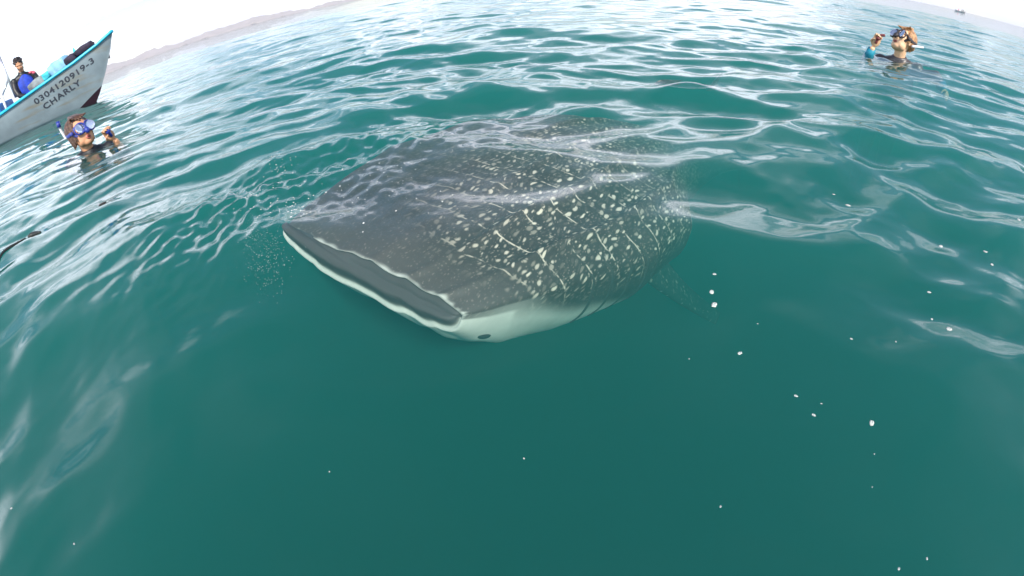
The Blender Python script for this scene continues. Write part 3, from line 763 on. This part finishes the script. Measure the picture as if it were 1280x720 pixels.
# snorkel: passes behind the head, its blue and white top stands out above it
bm = bmesh.new()
add_tube(bm, spline([HXL @ Vector(q) for q in ((-0.060, 0.125, 0.03), (-0.066, 0.120, 0.06), (-0.072, 0.11, 0.095), (-0.076, 0.095, 0.125))], 5), 0.011, 10)
sn = from_bm('snorkel', bm, white_pl, None); 
tag(sn, 'blue and white snorkel standing behind the brown haired snorkeller\'s head', 'snorkel')
sn.matrix_world = Matrix.Translation(swl) @ Matrix.Rotation(yawL, 4, 'Z')
bm = bmesh.new(); add_tube(bm, [HXL @ Vector((-0.081, 0.092, 0.115)), HXL @ Vector((-0.074, 0.085, 0.155))], [0.0155, 0.0165], 12)
from_bm('tip', bm, blue_rub, sn)
bm = bmesh.new(); vs = add_ball(bm, (0, 0, 0), (0.022, 0.017, 0.017)); add_tube(bm, [(0, 0, 0), (0.0, 0.01, -0.05)], [0.012, 0.011], 10)
mp_ = from_bm('snorkel_mouthpiece', bm, blue_rub); tag(mp_, 'blue rubber mouthpiece held in the brown haired snorkeller\'s raised hand', 'mouthpiece')
mp_.matrix_world = Matrix.Translation(swl) @ Matrix.Rotation(yawL, 4, 'Z') @ handX @ Matrix.Translation((0.0, -0.028, 0.085))

# right swimmer
swr = at(1124, 72); swr.z = -0.02
yawR = math.atan2(-swr.x, swr.y)
handR = xform((-0.235, -0.10, 0.075), Euler((R(5), R(12), R(10))), 1.0)
PR = dict(head=(0.0, 0.0, 0.165), head_rot=(R(-34), R(-6), R(-38)), skin=skin_pale, suit=suit_char, hair=hair_fair, open=0.003, mask_rot=0,
          mask_mat=dark_rub, strap_mat=dark_rub, lock_len=0.03, locks=22, bun=(0, 0.125, 0.03),
          arm=dict(pts=((-0.17, 0.0, -0.05), (-0.30, -0.03, -0.12), (-0.24, -0.10, 0.065)), hand=handR, curl=1.0, sleeve=0.6, cuff=suit_teal),
          arm2=dict(pts=((0.17, 0.02, -0.10), (0.34, -0.02, -0.050), (0.47, -0.10, -0.17)), hand=xform((0.47, -0.10, -0.17), Euler((R(90), R(70), 0)), 1.0), curl=0.3, sleeve=0.5, cuff=suit_teal))
sR, HXR = swimmer(swr, yawR, 'fair haired snorkeller in a charcoal wetsuit with head tilted back and one hand raised', None, PR)
bm = bmesh.new(); add_tube(bm, spline([(0, 0, -0.05), (0, 0, 0.0), (0.01, 0, 0.03), (0.045, 0.0, 0.045)], 5), 0.012, 10); add_ball(bm, (0, -0.004, 0.0), (0.022, 0.018, 0.016))
mr_ = from_bm('snorkel_mouthpiece', bm, red_rub); tag(mr_, 'dark red snorkel mouthpiece held up by the fair haired snorkeller', 'mouthpiece')
mr_.matrix_world = Matrix.Translation(swr) @ Matrix.Rotation(yawR, 4, 'Z') @ handR @ Matrix.Translation((0.0, -0.028, 0.085))
bm = bmesh.new(); add_tube(bm, spline([HXR @ Vector(q) for q in ((0.094, 0.02, -0.02), (0.100, 0.09, 0.03), (0.085, 0.15, 0.07))], 5), 0.011, 10)
sr_ = from_bm('snorkel', bm, white_pl); tag(sr_, 'pale snorkel sticking out behind the fair haired snorkeller\'s head', 'snorkel')
sr_.matrix_world = Matrix.Translation(swr) @ Matrix.Rotation(yawR, 4, 'Z')

# ------------------------------------------------------------------ the boat
BH = Vector((0.93, 0.367, 0)).normalized(); BS = Vector((BH.y, -BH.x, 0))      # heading, starboard
boat = empty('motor_boat', (-9.0, 9.1, 0)); tag(boat, 'white open fibreglass boat with blue gunwale, high bow and black numbers on its side', 'boat')
def bpt(t, y, z): return BH * (-t) + BS * y + Vector((0, 0, z))
def sheer(t): return float(np.interp(t, [-0.98, -0.6, 0, 0.7, 1.4, 2.3, 3.5, 6.2], [1.34, 1.17, 0.985, 0.83, 0.70, 0.56, 0.50, 0.50]))
def beam(t): return float(np.interp(t, [-0.98, -0.8, -0.4, 0, 0.7, 1.4, 2.3, 3.5, 6.2], [0.012, 0.10, 0.24, 0.37, 0.58, 0.74, 0.87, 0.92, 0.80]))
def wlb(t): return float(np.interp(t, [-0.3, 0, 0.4, 1.0, 2.0, 3.5, 6.2], [0.0, 0.012, 0.13, 0.34, 0.60, 0.72, 0.66]))
def keel(t): return float(np.interp(t, [-0.98, -0.8, -0.5, -0.2, 0.0, 0.3, 1.0, 6.2], [1.32, 0.98, 0.55, 0.18, -0.02, -0.14, -0.20, -0.20]))
def hull_pt(t, v, side=1, off=0.0):
    """v 0 at the gunwale .. 1 at the keel"""
    zt, zk = sheer(t), keel(t); bt, bw_ = beam(t), wlb(t)
    zc = max(zk + 0.02, 0.02 + 0.0 * t)
    if v < 0.75:
        f = v / 0.75; z = zt + (zc - zt) * f
        b = bt + (max(bw_, 0.006) - bt) * (f ** 1.25)
    else:
        f = (v - 0.75) / 0.25; z = zc + (zk - zc) * f; b = max(bw_, 0.006) * (1 - f) + 0.004
    return bpt(t, side * (b + off), z)
ts = np.concatenate([np.linspace(-0.98, 1, 34), np.linspace(1, 6.2, 30)[1:]])
hull_m = material("white gelcoat", (0.26, 0.32, 0.36), rough=0.4, spec=0.4, noise_amt=0.16, noise_scale=2.5, bump=0.15, bump_scale=7)
def paint_hull(m):
    n = m.node_tree.nodes; l = m.node_tree.links; b = n['Principled BSDF']; src = b.inputs['Base Color'].links[0].from_socket
    t = n.new('ShaderNodeTexCoord')
    def dot(v, add):
        d = n.new('ShaderNodeVectorMath'); d.operation = 'DOT_PRODUCT'; d.inputs[1].default_value = v; l.new(t.outputs['Object'], d.inputs[0])
        a = n.new('ShaderNodeMath'); a.operation = 'ADD'; a.inputs[1].default_value = add; l.new(d.outputs['Value'], a.inputs[0]); return a.outputs[0]
    def ramp(v, lo, hi):
        r = n.new('ShaderNodeMapRange'); r.inputs[1].default_value = lo; r.inputs[2].default_value = hi; l.new(v, r.inputs[0]); return r.outputs[0]
    def mix(f, a, c):
        x = n.new('ShaderNodeMix'); x.data_type = 'RGBA'; l.new(f, x.inputs['Factor']); l.new(a, x.inputs[6]); x.inputs[7].default_value = (*c, 1); return x.outputs[2]
    # rust and weed stains drawn out along the plating
    mp_ = n.new('ShaderNodeMapping'); mp_.inputs['Rotation'].default_value = (0, 0, -math.atan2(BH.y, BH.x)); mp_.inputs['Scale'].default_value = (0.7, 1, 5.0); l.new(t.outputs['Object'], mp_.inputs[0])
    nz_ = n.new('ShaderNodeTexNoise'); nz_.inputs['Scale'].default_value = 1.6; nz_.inputs['Detail'].default_value = 6; l.new(mp_.outputs[0], nz_.inputs['Vector'])
    c = mix(ramp(nz_.outputs['Fac'], 0.52, 0.78), src, (0.26, 0.22, 0.15))
    wedge = dot((0.42 * BH.x, 0.42 * BH.y, -1.0), 0.17)
    c = mix(ramp(wedge, -0.004, 0.004), c, (0.03, 0.012, 0.022))
    l.new(c, b.inputs['Base Color'])
paint_hull(hull_m)
rail_m = material("blue gunwale paint", (0.02, 0.42, 0.62), rough=0.35)
inner_m = material("blue interior paint", (0.01, 0.14, 0.42), rough=0.5, noise_amt=0.25)
boot_m = material("dark bottom paint", (0.03, 0.012, 0.022), rough=0.5)
ink_m = material("black lettering paint", (0.05, 0.055, 0.075), rough=0.5)
rows = []
for t in ts:
    vv = np.linspace(0, 1, 22)
    rows.append([list(hull_pt(t, v, 1)) for v in vv] + [list(hull_pt(t, v, -1)) for v in vv[::-1][1:]])
hull_me = grid_mesh('hull', np.array(rows))
bm = bmesh.new(); bm.from_mesh(hull_me); bm.verts.ensure_lookup_table(); nc_ = len(rows[0]); n0_ = (len(rows) - 1) * nc_
bm.faces.new([bm.verts[n0_ + i] for i in range(nc_)])     # transom
hull = from_bm('hull', bm, hull_m, boat)
for s in (1, -1):
    bm = bmesh.new()
    add_tube(bm, [hull_pt(t, 0, s, 0.006) + Vector((0, 0, 0.0)) for t in ts], 0.034, 8)
    from_bm('gunwale_rail', bm, rail_m, boat)
# inner liner and floor
rows = []
for t in ts[8:]:
    zf = max(0.12, keel(t) + 0.3)
    bi = beam(t) - 0.05
    zc_ = max(keel(t) + 0.02, 0.02); zf = max(zf, zc_ + 0.08); f_ = min(1.0, (sheer(t) - zf) / (sheer(t) - zc_))
    bf = max(0.01, beam(t) + (max(wlb(t), 0.006) - beam(t)) * f_ ** 1.25 - 0.05); bi = max(0.01, bi)
    rows.append([list(bpt(t, bi, sheer(t) - 0.01)), list(bpt(t, bf, zf)), list(bpt(t, 0, zf)), list(bpt(t, -bf, zf)), list(bpt(t, -bi, sheer(t) - 0.01))])
link_mesh('inner_liner', grid_mesh('inner_liner', np.array(rows)), inner_m, boat, smooth=False)
# thwarts and bow deck
for t_, w_, h_ in ((0.95, 0.30, 0.06), (2.35, 0.34, 0.06), (3.8, 0.34, 0.06)):
    bm = bmesh.new(); rot = Matrix((tuple(BH), tuple(BS), (0, 0, 1))).transposed().to_euler()
    add_box(bm, bpt(t_, 0, sheer(t_) - 0.10), (w_, 2 * beam(t_) - 0.14, h_), rot, 0.012); from_bm('thwart', bm, inner_m if t_ > 1.5 else white_pl, boat)
rows = [[list(bpt(t, y * (beam(t) - 0.02), sheer(t) - 0.03 + 0.03 * (1 - y * y))) for y in np.linspace(-1, 1, 9)] for t in np.linspace(-0.9, -0.2, 9)]
link_mesh('bow_deck', grid_mesh('bow_deck', np.array(rows)), white_pl, boat)
# far coaming seen over the near rail: grey side panels and seat console
bm = bmesh.new(); rot = Matrix((tuple(BH), tuple(BS), (0, 0, 1))).transposed().to_euler()
add_box(bm, bpt(2.55, -0.2, 0.62), (0.62, 0.7, 0.5), rot, 0.03); from_bm('console', bm, inner_m, boat)
# painted registration and name, laid on the hull plating
def lettering(txt, t_start, step, drop, size, parent):
    fc = bpy.data.curves.new('f', 'FONT'); fc.body = txt; fc.size = 1.0; fc.space_character = 1.12
    fc.offset = 0.022
    fo = bpy.data.objects.new('f', fc); C.objects.link(fo)
    dg = bpy.context.evaluated_depsgraph_get(); me = bpy.data.meshes.new_from_object(fo.evaluated_get(dg)); bpy.data.objects.remove(fo)
    bm = bmesh.new(); bm.from_mesh(me)
    xs = [v.co.x for v in bm.verts]; x0, x1 = min(xs), max(xs)
    bmesh.ops.subdivide_edges(bm, edges=[e for e in bm.edges if e.calc_length() > 0.15], cuts=2)
    for v in bm.verts:
        t = t_start - (v.co.x - x0) / (x1 - x0) * step
        dz = drop - v.co.y * size
        zt = sheer(t); zc = max(keel(t) + 0.02, 0.02)
        vv = 0.75 * dz / (zt - zc)
        p = hull_pt(t, vv, 1, 0.006)
        v.co = p
    me2 = bpy.data.meshes.new('lettering'); bm.to_mesh(me2); bm.free()
    me2.materials.clear()
    return link_mesh('lettering', me2, ink_m, parent, smooth=False)
lettering("0304120919-3", 1.10, 1.50, 0.27, 0.17, boat)
lettering("CHARLY", 1.00, 0.95, 0.47, 0.17, boat)
# posts of a canopy frame towards the stern
alu = material("aluminium pole", (0.55, 0.57, 0.60), rough=0.3, metallic=0.8)
def bp(px, py, dist): return at_d(px, py, dist)
def world_tube(name, pts, rad, mat, lab=None, cat=None, parent=None):
    bm = bmesh.new(); add_tube(bm, pts, rad, 8); o = from_bm(name, bm, mat)
    if parent:
        o.parent = parent; o.matrix_parent_inverse = Matrix.Translation(-parent.location)
    if lab: tag(o, lab, cat)
    return o
world_tube('canopy_post', [bp(-1, 70, 13.5), bp(20, 122, 13.5)], 0.028, alu, parent=boat)
world_tube('canopy_post', [bp(11, 98, 13.6), bp(1, 124, 13.6)], 0.022, alu, parent=boat)
world_tube('canopy_post', [bp(-1, 112, 13.1), bp(12, 146, 13.1)], 0.030, white_pl, parent=boat)
# bow eye with short rope
world_tube('bow_eye', [bp(134.5, 64, 12.75), bp(135, 73, 12.75)], [0.03, 0.05], dark_rub, parent=boat)

# gear lying in the bow, each piece its own thing
def lump(name, c, s, rot_z, mat, label, cat, seed=0):
    bm = bmesh.new(); add_box(bm, (0, 0, 0), (1, 1, 1)); bmesh.ops.subdivide_edges(bm, edges=bm.edges[:], cuts=5, use_grid_fill=True)
    for v in bm.verts:
        v.co = v.co.lerp(v.co.normalized() * 0.6, 0.45)
        v.co += Vector([mnoise.noise(v.co * 3.1 + Vector((seed, i * 7, 0))) * 0.10 for i in range(3)])
        v.co = Vector((v.co.x * s[0], v.co.y * s[1], v.co.z * s[2]))
    o = from_bm(name, bm, mat); o.location = c; o.rotation_euler = (0, R(-14), rot_z)
    tag(o, label, cat); return o
bang = math.atan2(BH.y, BH.x)
tarp_m = material("grey green tarpaulin", (0.16, 0.19, 0.20), rough=0.7, noise_amt=0.5, noise_scale=6)
tote_m = material("pale blue plastic", (0.22, 0.45, 0.66), rough=0.4, noise_amt=0.3, noise_scale=6)
bag_m = material("dark bag cloth", (0.02, 0.015, 0.035), rough=0.8, noise_amt=0.5)
cy_m = material("cyan cloth", (0.05, 0.50, 0.58), rough=0.7, noise_amt=0.3)
def bw_(t, y, z): return boat.location + bpt(t, y, z)
lump('tarpaulin', bw_(1.22, -0.15, 0.84), (0.62, 0.5, 0.30), bang, tarp_m, 'grey green tarpaulin bundle in front of the seated man in the boat', 'tarpaulin', 1)
lump('plastic_tote', bw_(0.52, -0.10, 1.02), (0.50, 0.4, 0.34), bang, tote_m, 'pale blue plastic tote piled in the bow of the boat', 'tote', 2)
lump('cloth', bw_(0.86, -0.05, 0.98), (0.20, 0.3, 0.16), bang, cy_m, 'cyan cloth between the tarpaulin and the pale blue tote', 'cloth', 3)
lump('bag', bw_(0.16, -0.02, 1.08), (0.30, 0.3, 0.22), bang, bag_m, 'dark bag behind the pale blue tote, the lower of two in the bow', 'bag', 4)
lump('bag', bw_(-0.22, 0.0, 1.20), (0.46, 0.26, 0.15), bang, bag_m, 'long dark bag lying highest up near the tip of the bow', 'bag', 5)
bm = bmesh.new(); add_tube(bm, [(0, 0, 0), (0, 0, 0.10)], [0.035, 0.03], 12); add_tube(bm, [(0, 0, 0.10), (0, 0, 0.14)], [0.014, 0.014], 10)
bo = from_bm('bottle', bm, cy_m); bo.location = bw_(0.02, 0.0, 1.17); tag(bo, 'small cyan bottle standing among the dark bags in the bow', 'bottle')

# the seated man
man = empty('person', bw_(1.46, -0.05, 0.56), math.atan2(9.6, -10.8) + R(90)); 
man.rotation_euler = (0, 0, math.atan2(10.6, 9.6) + R(14))
man.scale = (1.12,) * 3
tag(man, 'black haired man in a dark jacket with a blue chest sitting in the boat', 'person')
HXM = xform((0.0, -0.10, 0.80), Euler((R(28), 0, R(-22))), 1.08)
bm = bmesh.new(); head_shapes(bm, HXM)
add_tube(bm, [HXM @ Vector((0, 0.02, -0.05)), (0, 0.0, 0.60)], [0.054, 0.062], 14)
HM1 = xform((-0.09, -0.33, 0.13), Euler((R(70), R(20), 0)), 1.0); HM2 = xform((0.12, -0.34, 0.14), Euler((R(70), R(-30), 0)), 1.0)
hand_shapes(bm, HM1, 0.8); hand_shapes(bm, HM2, 0.8)
add_tube(bm, [(0, 0, 0.62), (0, 0, 0.40)], [0.06, 0.09], 12)
for s_, q_ in ((-1, (-0.16, -0.24, 0.17)), (1, (0.18, -0.24, 0.18))): add_limb(bm, [(0, 0, 0.48), (0.21 * s_, 0, 0.52), (0.25 * s_, -0.05, 0.36), (0.24 * s_, -0.10, 0.24), q_], [0.06, 0.05, 0.045, 0.04, 0.03], seg=10)
add_tube(bm, [(-0.16, -0.24, 0.17), (-0.09, -0.33, 0.13)], [0.03, 0.025], 10); add_tube(bm, [(0.18, -0.24, 0.18), (0.12, -0.34, 0.14)], [0.03, 0.025], 10)
remeshed('body', bm, 0.009, skin_m, man, smooth=2)
bm = bmesh.new()
add_ball(bm, (0, 0.0, 0.34), (0.20, 0.14, 0.30)); add_ball(bm, (0, 0.0, 0.54), (0.20, 0.11, 0.10)); add_tube(bm, [(0, 0, 0.56), (0, -0.02, 0.67)], [0.10, 0.068], 14)
for s in (-1, 1):
    add_ball(bm, (0.21 * s, 0, 0.52), (0.075, 0.08, 0.08))
    add_tube(bm, [(0.22 * s, 0, 0.52), (0.26 * s, -0.04, 0.36), (0.25 * s, -0.10, 0.24)], [0.068, 0.062, 0.055], 12)
    add_tube(bm, [(0.25 * s, -0.10, 0.24), (0.15 * s, -0.26, 0.17)], [0.055, 0.042], 12)
remeshed('jacket', bm, 0.014, suit_black, man, smooth=3)
bm = bmesh.new()
add_ball(bm, (0, -0.022, 0.35), (0.188, 0.140, 0.285)); add_ball(bm, (0, -0.022, 0.52), (0.13, 0.10, 0.09))
remeshed('blue_chest_panel', bm, 0.014, blue_bright, man)
bm = bmesh.new(); add_ball(bm, (0.17, -0.045, 0.575), (0.06, 0.05, 0.028)); add_ball(bm, (0.22, -0.06, 0.545), (0.045, 0.04, 0.028))
remeshed('shoulder_patch', bm, 0.01, pink_rub, man)
bm = bmesh.new()
for s in (-1, 1):
    add_tube(bm, [(0.10 * s, 0.0, 0.10), (0.15 * s, -0.28, 0.10), (0.15 * s, -0.32, 0.08)], [0.10, 0.085, 0.065], 12); add_tube(bm, [(0.15 * s, -0.30, 0.08), (0.15 * s, -0.28, -0.26)], [0.065, 0.045], 12)
    add_ball(bm, (0.15 * s, -0.32, -0.27), (0.045, 0.09, 0.035))
remeshed('trousers', bm, 0.016, bag_m, man)
bm = bmesh.new()
vs = add_ball(bm, (0, 0.030, 0.045), (0.086, 0.098, 0.092))
for i in range(60):
    a, e = random.uniform(0, 2 * PI), random.uniform(0.1, 1.4)
    d = Vector((math.cos(a) * math.cos(e), math.sin(a) * math.cos(e), math.sin(e)))
    c = Vector((0, 0.030, 0.045)) + Vector((d.x * 0.083, d.y * 0.095, d.z * 0.09))
    if c.y < -0.05 and c.z < 0.06: continue
    add_tube(bm, [c, c + (d + Vector((0, -0.3, -0.2))) * 0.028], [0.013, 0.004], 6)
bmesh.ops.transform(bm, matrix=HXM, verts=bm.verts[:])
remeshed('hair', bm, 0.008, hair_black, man, smooth=1)

# tiny boat on the horizon at the right
fb = at_d(1200, 12.5, 260); far = empty('motor_boat', (fb.x, fb.y, 0), math.atan2(fb.y, fb.x) + R(78))
tag(far, 'tiny far boat on the right hand horizon, pale hull with dark figures at one end', 'boat')
rows = []
for i in range(13):
    f = i / 12; x = -3.2 + 6.4 * f; b_ = 1.0 * (1 - max(0, (f - 0.55) / 0.45) ** 2) + 0.02; sh_ = 0.75 + 0.9 * max(0, f - 0.5) ** 1.3
    rows.append([(x + 0.5 * max(0, f - 0.9), b_, sh_), (x, b_ * 0.8, 0.1), (x, 0.0, -0.2), (x, -b_ * 0.8, 0.1), (x + 0.5 * max(0, f - 0.9), -b_, sh_)])
link_mesh('hull', grid_mesh('hull', np.array(rows)), white_pl, far); far.scale = (0.7,) * 3
bm = bmesh.new(); add_box(bm, (-0.2, 0, 0.62), (5.4, 1.5, 0.1), bevel=0.02); from_bm('deck', bm, pink_rub, far)
bm = bmesh.new(); add_box(bm, (-3.3, 0, 0.9), (0.4, 0.5, 0.7), bevel=0.08); add_box(bm, (-3.3, 0, 0.3), (0.25, 0.2, 0.9), bevel=0.03); from_bm('outboard_motor', bm, dark_rub, far)
for x_, m_ in ((-2.2, suit_black), (-1.3, suit_black), (0.9, pink_rub)):
    pz = empty('person', far.matrix_basis @ Vector((x_, 0.1, 0.65)))
    pz['label'] = {-2.2: 'far dark figure nearest the motor in the tiny boat', -1.3: 'far dark figure in the middle of the tiny boat', 0.9: 'far figure in red at the bow of the tiny boat'}[x_]; pz['category'] = 'person'; pz.location = far.location + (Matrix.Rotation(far.rotation_euler.z, 3, 'Z') @ Vector((x_, 0.1, 0.65))) * 0.7; pz.scale = (0.85,) * 3
    bm = bmesh.new(); add_ball(bm, (0, 0, 0.55), (0.24, 0.18, 0.36)); add_ball(bm, (0, 0, 0.2), (0.22, 0.3, 0.2)); add_ball(bm, (0, 0, 1.03), (0.11, 0.12, 0.14)); add_tube(bm, [(0, 0, 0.8), (0, 0, 1.0)], [0.09, 0.07], 8)
    remeshed('body', bm, 0.05, m_, pz)

# ------------------------------------------------------------------ small floating things
foam_m = material("sea foam", (0.50, 0.54, 0.50), rough=0.6, noise_amt=0.15, noise_scale=40, bump=0.6, bump_scale=300)
FL = [(892, 348, 5), (889, 366.5, 8), (893, 380, 10), (926, 438, 6.5), (997, 491, 5), (1029, 501, 3), (1019, 516, 5), (1091, 527, 8), (1190, 405.6, 8), (1172, 387, 4.5), (1167, 355, 5),
      (1067, 418, 4.5), (902, 631, 4), (1159, 698, 4), (1125, 710, 4.5), (1093, 606, 2.5), (1095, 565, 2.5), (1245, 322, 5), (1237, 305, 5), (5, 629, 4), (82, 673, 3.5), (409, 586, 2.5), (655, 574, 3.5),
      (1044, 237, 4), (1063, 248, 6), (1183, 293, 6), (1274, 274, 5), (948, 402, 2.5), (862, 446, 2.5), (1123, 422, 3)]
LB = ['foam speck just above the pair of large white flecks right of the shark', 'upper of the two large white foam flecks right of the shark', 'lower and largest of the two white foam flecks right of the shark',
      'white foam fleck on open green water below the large pair', 'foam fleck upper left in the loose trio below the shark\'s right', 'tiny foam dot at the right end of the loose trio', 'foam fleck lowest in the loose trio below the shark\'s right',
      'ragged white foam fleck alone in the lower right water', 'long white foam fleck below a bright streak at the right', 'small foam fleck just above left of the long white one', 'foam fleck highest of the three right hand ones below the bright streak',
      'faint foam fleck between the large pair and the bright right hand streak', 'faint foam dot low in the middle right, alone on dark water', 'foam dot close to the bottom edge, right of centre', 'foam dot touching the bottom edge, lower of two',
      'tiny foam dot in a column below the ragged fleck, lowest', 'tiny foam dot in a column below the ragged fleck, middle', 'foam fleck right edge, lower of two close together', 'foam fleck right edge, upper of two close together',
      'foam dot at the far left edge of the lower water', 'foam dot near the lower left corner', 'faint foam dot left of centre in the lower water', 'foam dot below the middle of the shark on open water',
      'faint foam speck upper of two between shark and fair haired snorkeller', 'foam speck lower of two between shark and fair haired snorkeller', 'foam speck above the two close flecks at the right', 'foam speck cut close to the right edge',
      'tiny foam dot just right of the fleck below the large pair', 'tiny foam dot straight under the shark\'s right fin', 'tiny foam dot left of the long white fleck']
for i, (px, py, sz) in enumerate(FL):
    p = at(px, py); d = (p - Vector((0, 0, EYE))).length
    r_ = sz / 2 / F * d * (0.85 if sz >= 5 else 0.68)
    bm = bmesh.new(); 
    bmesh.ops.create_icosphere(bm, subdivisions=2, radius=1.0)
    for v in bm.verts:
        v.co *= 1 + 0.45 * mnoise.noise(v.co * 1.7 + Vector((i * 3.3, 0, 0)))
        v.co = Vector((v.co.x * r_ * 1.2, v.co.y * r_ * 0.8, v.co.z * r_ * 0.22))
    o = from_bm('foam_fleck', bm, foam_m); o.location = (p.x, p.y, sea_z(p.x, p.y) + r_ * 0.05); o.rotation_euler = (0, 0, random.uniform(-1, 1))
    tag(o, LB[i], 'foam fleck', 'foam flecks drifting on the water')

def blob_cloud(name, centres, n_, rmin, rmax, mat, zoff):
    bm = bmesh.new()
    for i in range(n_):
        (px, py, sx, sy) = random.choice(centres)
        p = at(random.gauss(px, sx), random.gauss(py, sy))
        r_ = random.uniform(rmin, rmax) * (1.6 if random.random() < 0.06 else 1)
        m_ = Matrix.LocRotScale(Vector((p.x, p.y, sea_z(p.x, p.y) + random.uniform(*zoff))), Euler((0, 0, random.uniform(0, 3))), Vector((r_ * 1.4, r_, r_ * 0.5)))
        bmesh.ops.create_icosphere(bm, subdivisions=1, radius=1.0, matrix=m_)
    o = from_bm(name, bm, mat); tag(o, kind='stuff'); return o
foam_dim = material("fine bubbles", (0.32, 0.38, 0.36), rough=0.4)
foam_bright = material("white froth", (0.75, 0.77, 0.74), rough=0.5)
o = blob_cloud('bubbles', [(330, 335, 12, 14), (318, 300, 12, 10), (345, 318, 12, 12)], 420, 0.0004, 0.0010, foam_dim, (-0.05, -0.01)); tag(o, 'fine bubbles under the surface beside the open mouth', 'bubbles')
o = blob_cloud('foam', [(345, 215, 14, 7), (330, 262, 18, 18), (372, 277, 16, 5), (480, 225, 60, 25), (420, 250, 40, 22)], 230, 0.0006, 0.0018, foam_bright, (-0.001, 0.003)); tag(o, 'flecks of foam on broken water over the head', 'foam')
# dark strands added in place of dark reflections at the left edge
reflection_m = material("dark reflection stand-in", (0.02, 0.022, 0.02), rough=0.4)
def reflection_shape(px0, label, pts, rad):
    q = [at(*p) for p in pts]
    q = [Vector((v.x, v.y, sea_z(v.x, v.y) + 0.002)) for v in spline(q, 5)]
    bm = bmesh.new(); nn = len(q); add_tube(bm, q, [rad * (0.35 + 0.65 * math.sin(PI * (i + 0.5) / nn)) for i in range(nn)], 6)
    o = from_bm('reflection_strand', bm, reflection_m); tag(o, label, 'seaweed', 'dark strands for reflections at the left edge')  # added strands standing in for dark reflections, not real seaweed
reflection_shape(0, 'dark reflection strand cut by the left edge of the picture', [(-4, 340), (8, 326), (22, 315), (37, 305)], 0.006)
reflection_shape(0, 'thick dark reflection tuft at the upper end of the left edge strand', [(40, 304), (46, 300), (55, 297)], 0.011)
reflection_shape(0, 'short added dark strand alone on a pale reflection', [(129, 267), (134, 264), (138, 262)], 0.006)

# ------------------------------------------------------------------ sea haze between here and the far shore
hz_m = bpy.data.materials.new("sea haze"); hz_m.use_nodes = True
n = hz_m.node_tree.nodes; l = hz_m.node_tree.links
for q in list(n): n.remove(q)
mo = n.new('ShaderNodeOutputMaterial'); pv = n.new('ShaderNodeVolumePrincipled')
pv.inputs['Color'].default_value = (0.93, 0.93, 1.0, 1); pv.inputs['Density'].default_value = 7e-5
l.new(pv.outputs[0], mo.inputs['Volume'])
bm = bmesh.new(); add_box(bm, (0, 0, 192.5), (26000, 26000, 415))
hz = from_bm('haze', bm, hz_m, smooth=False); tag(hz, kind='stuff')
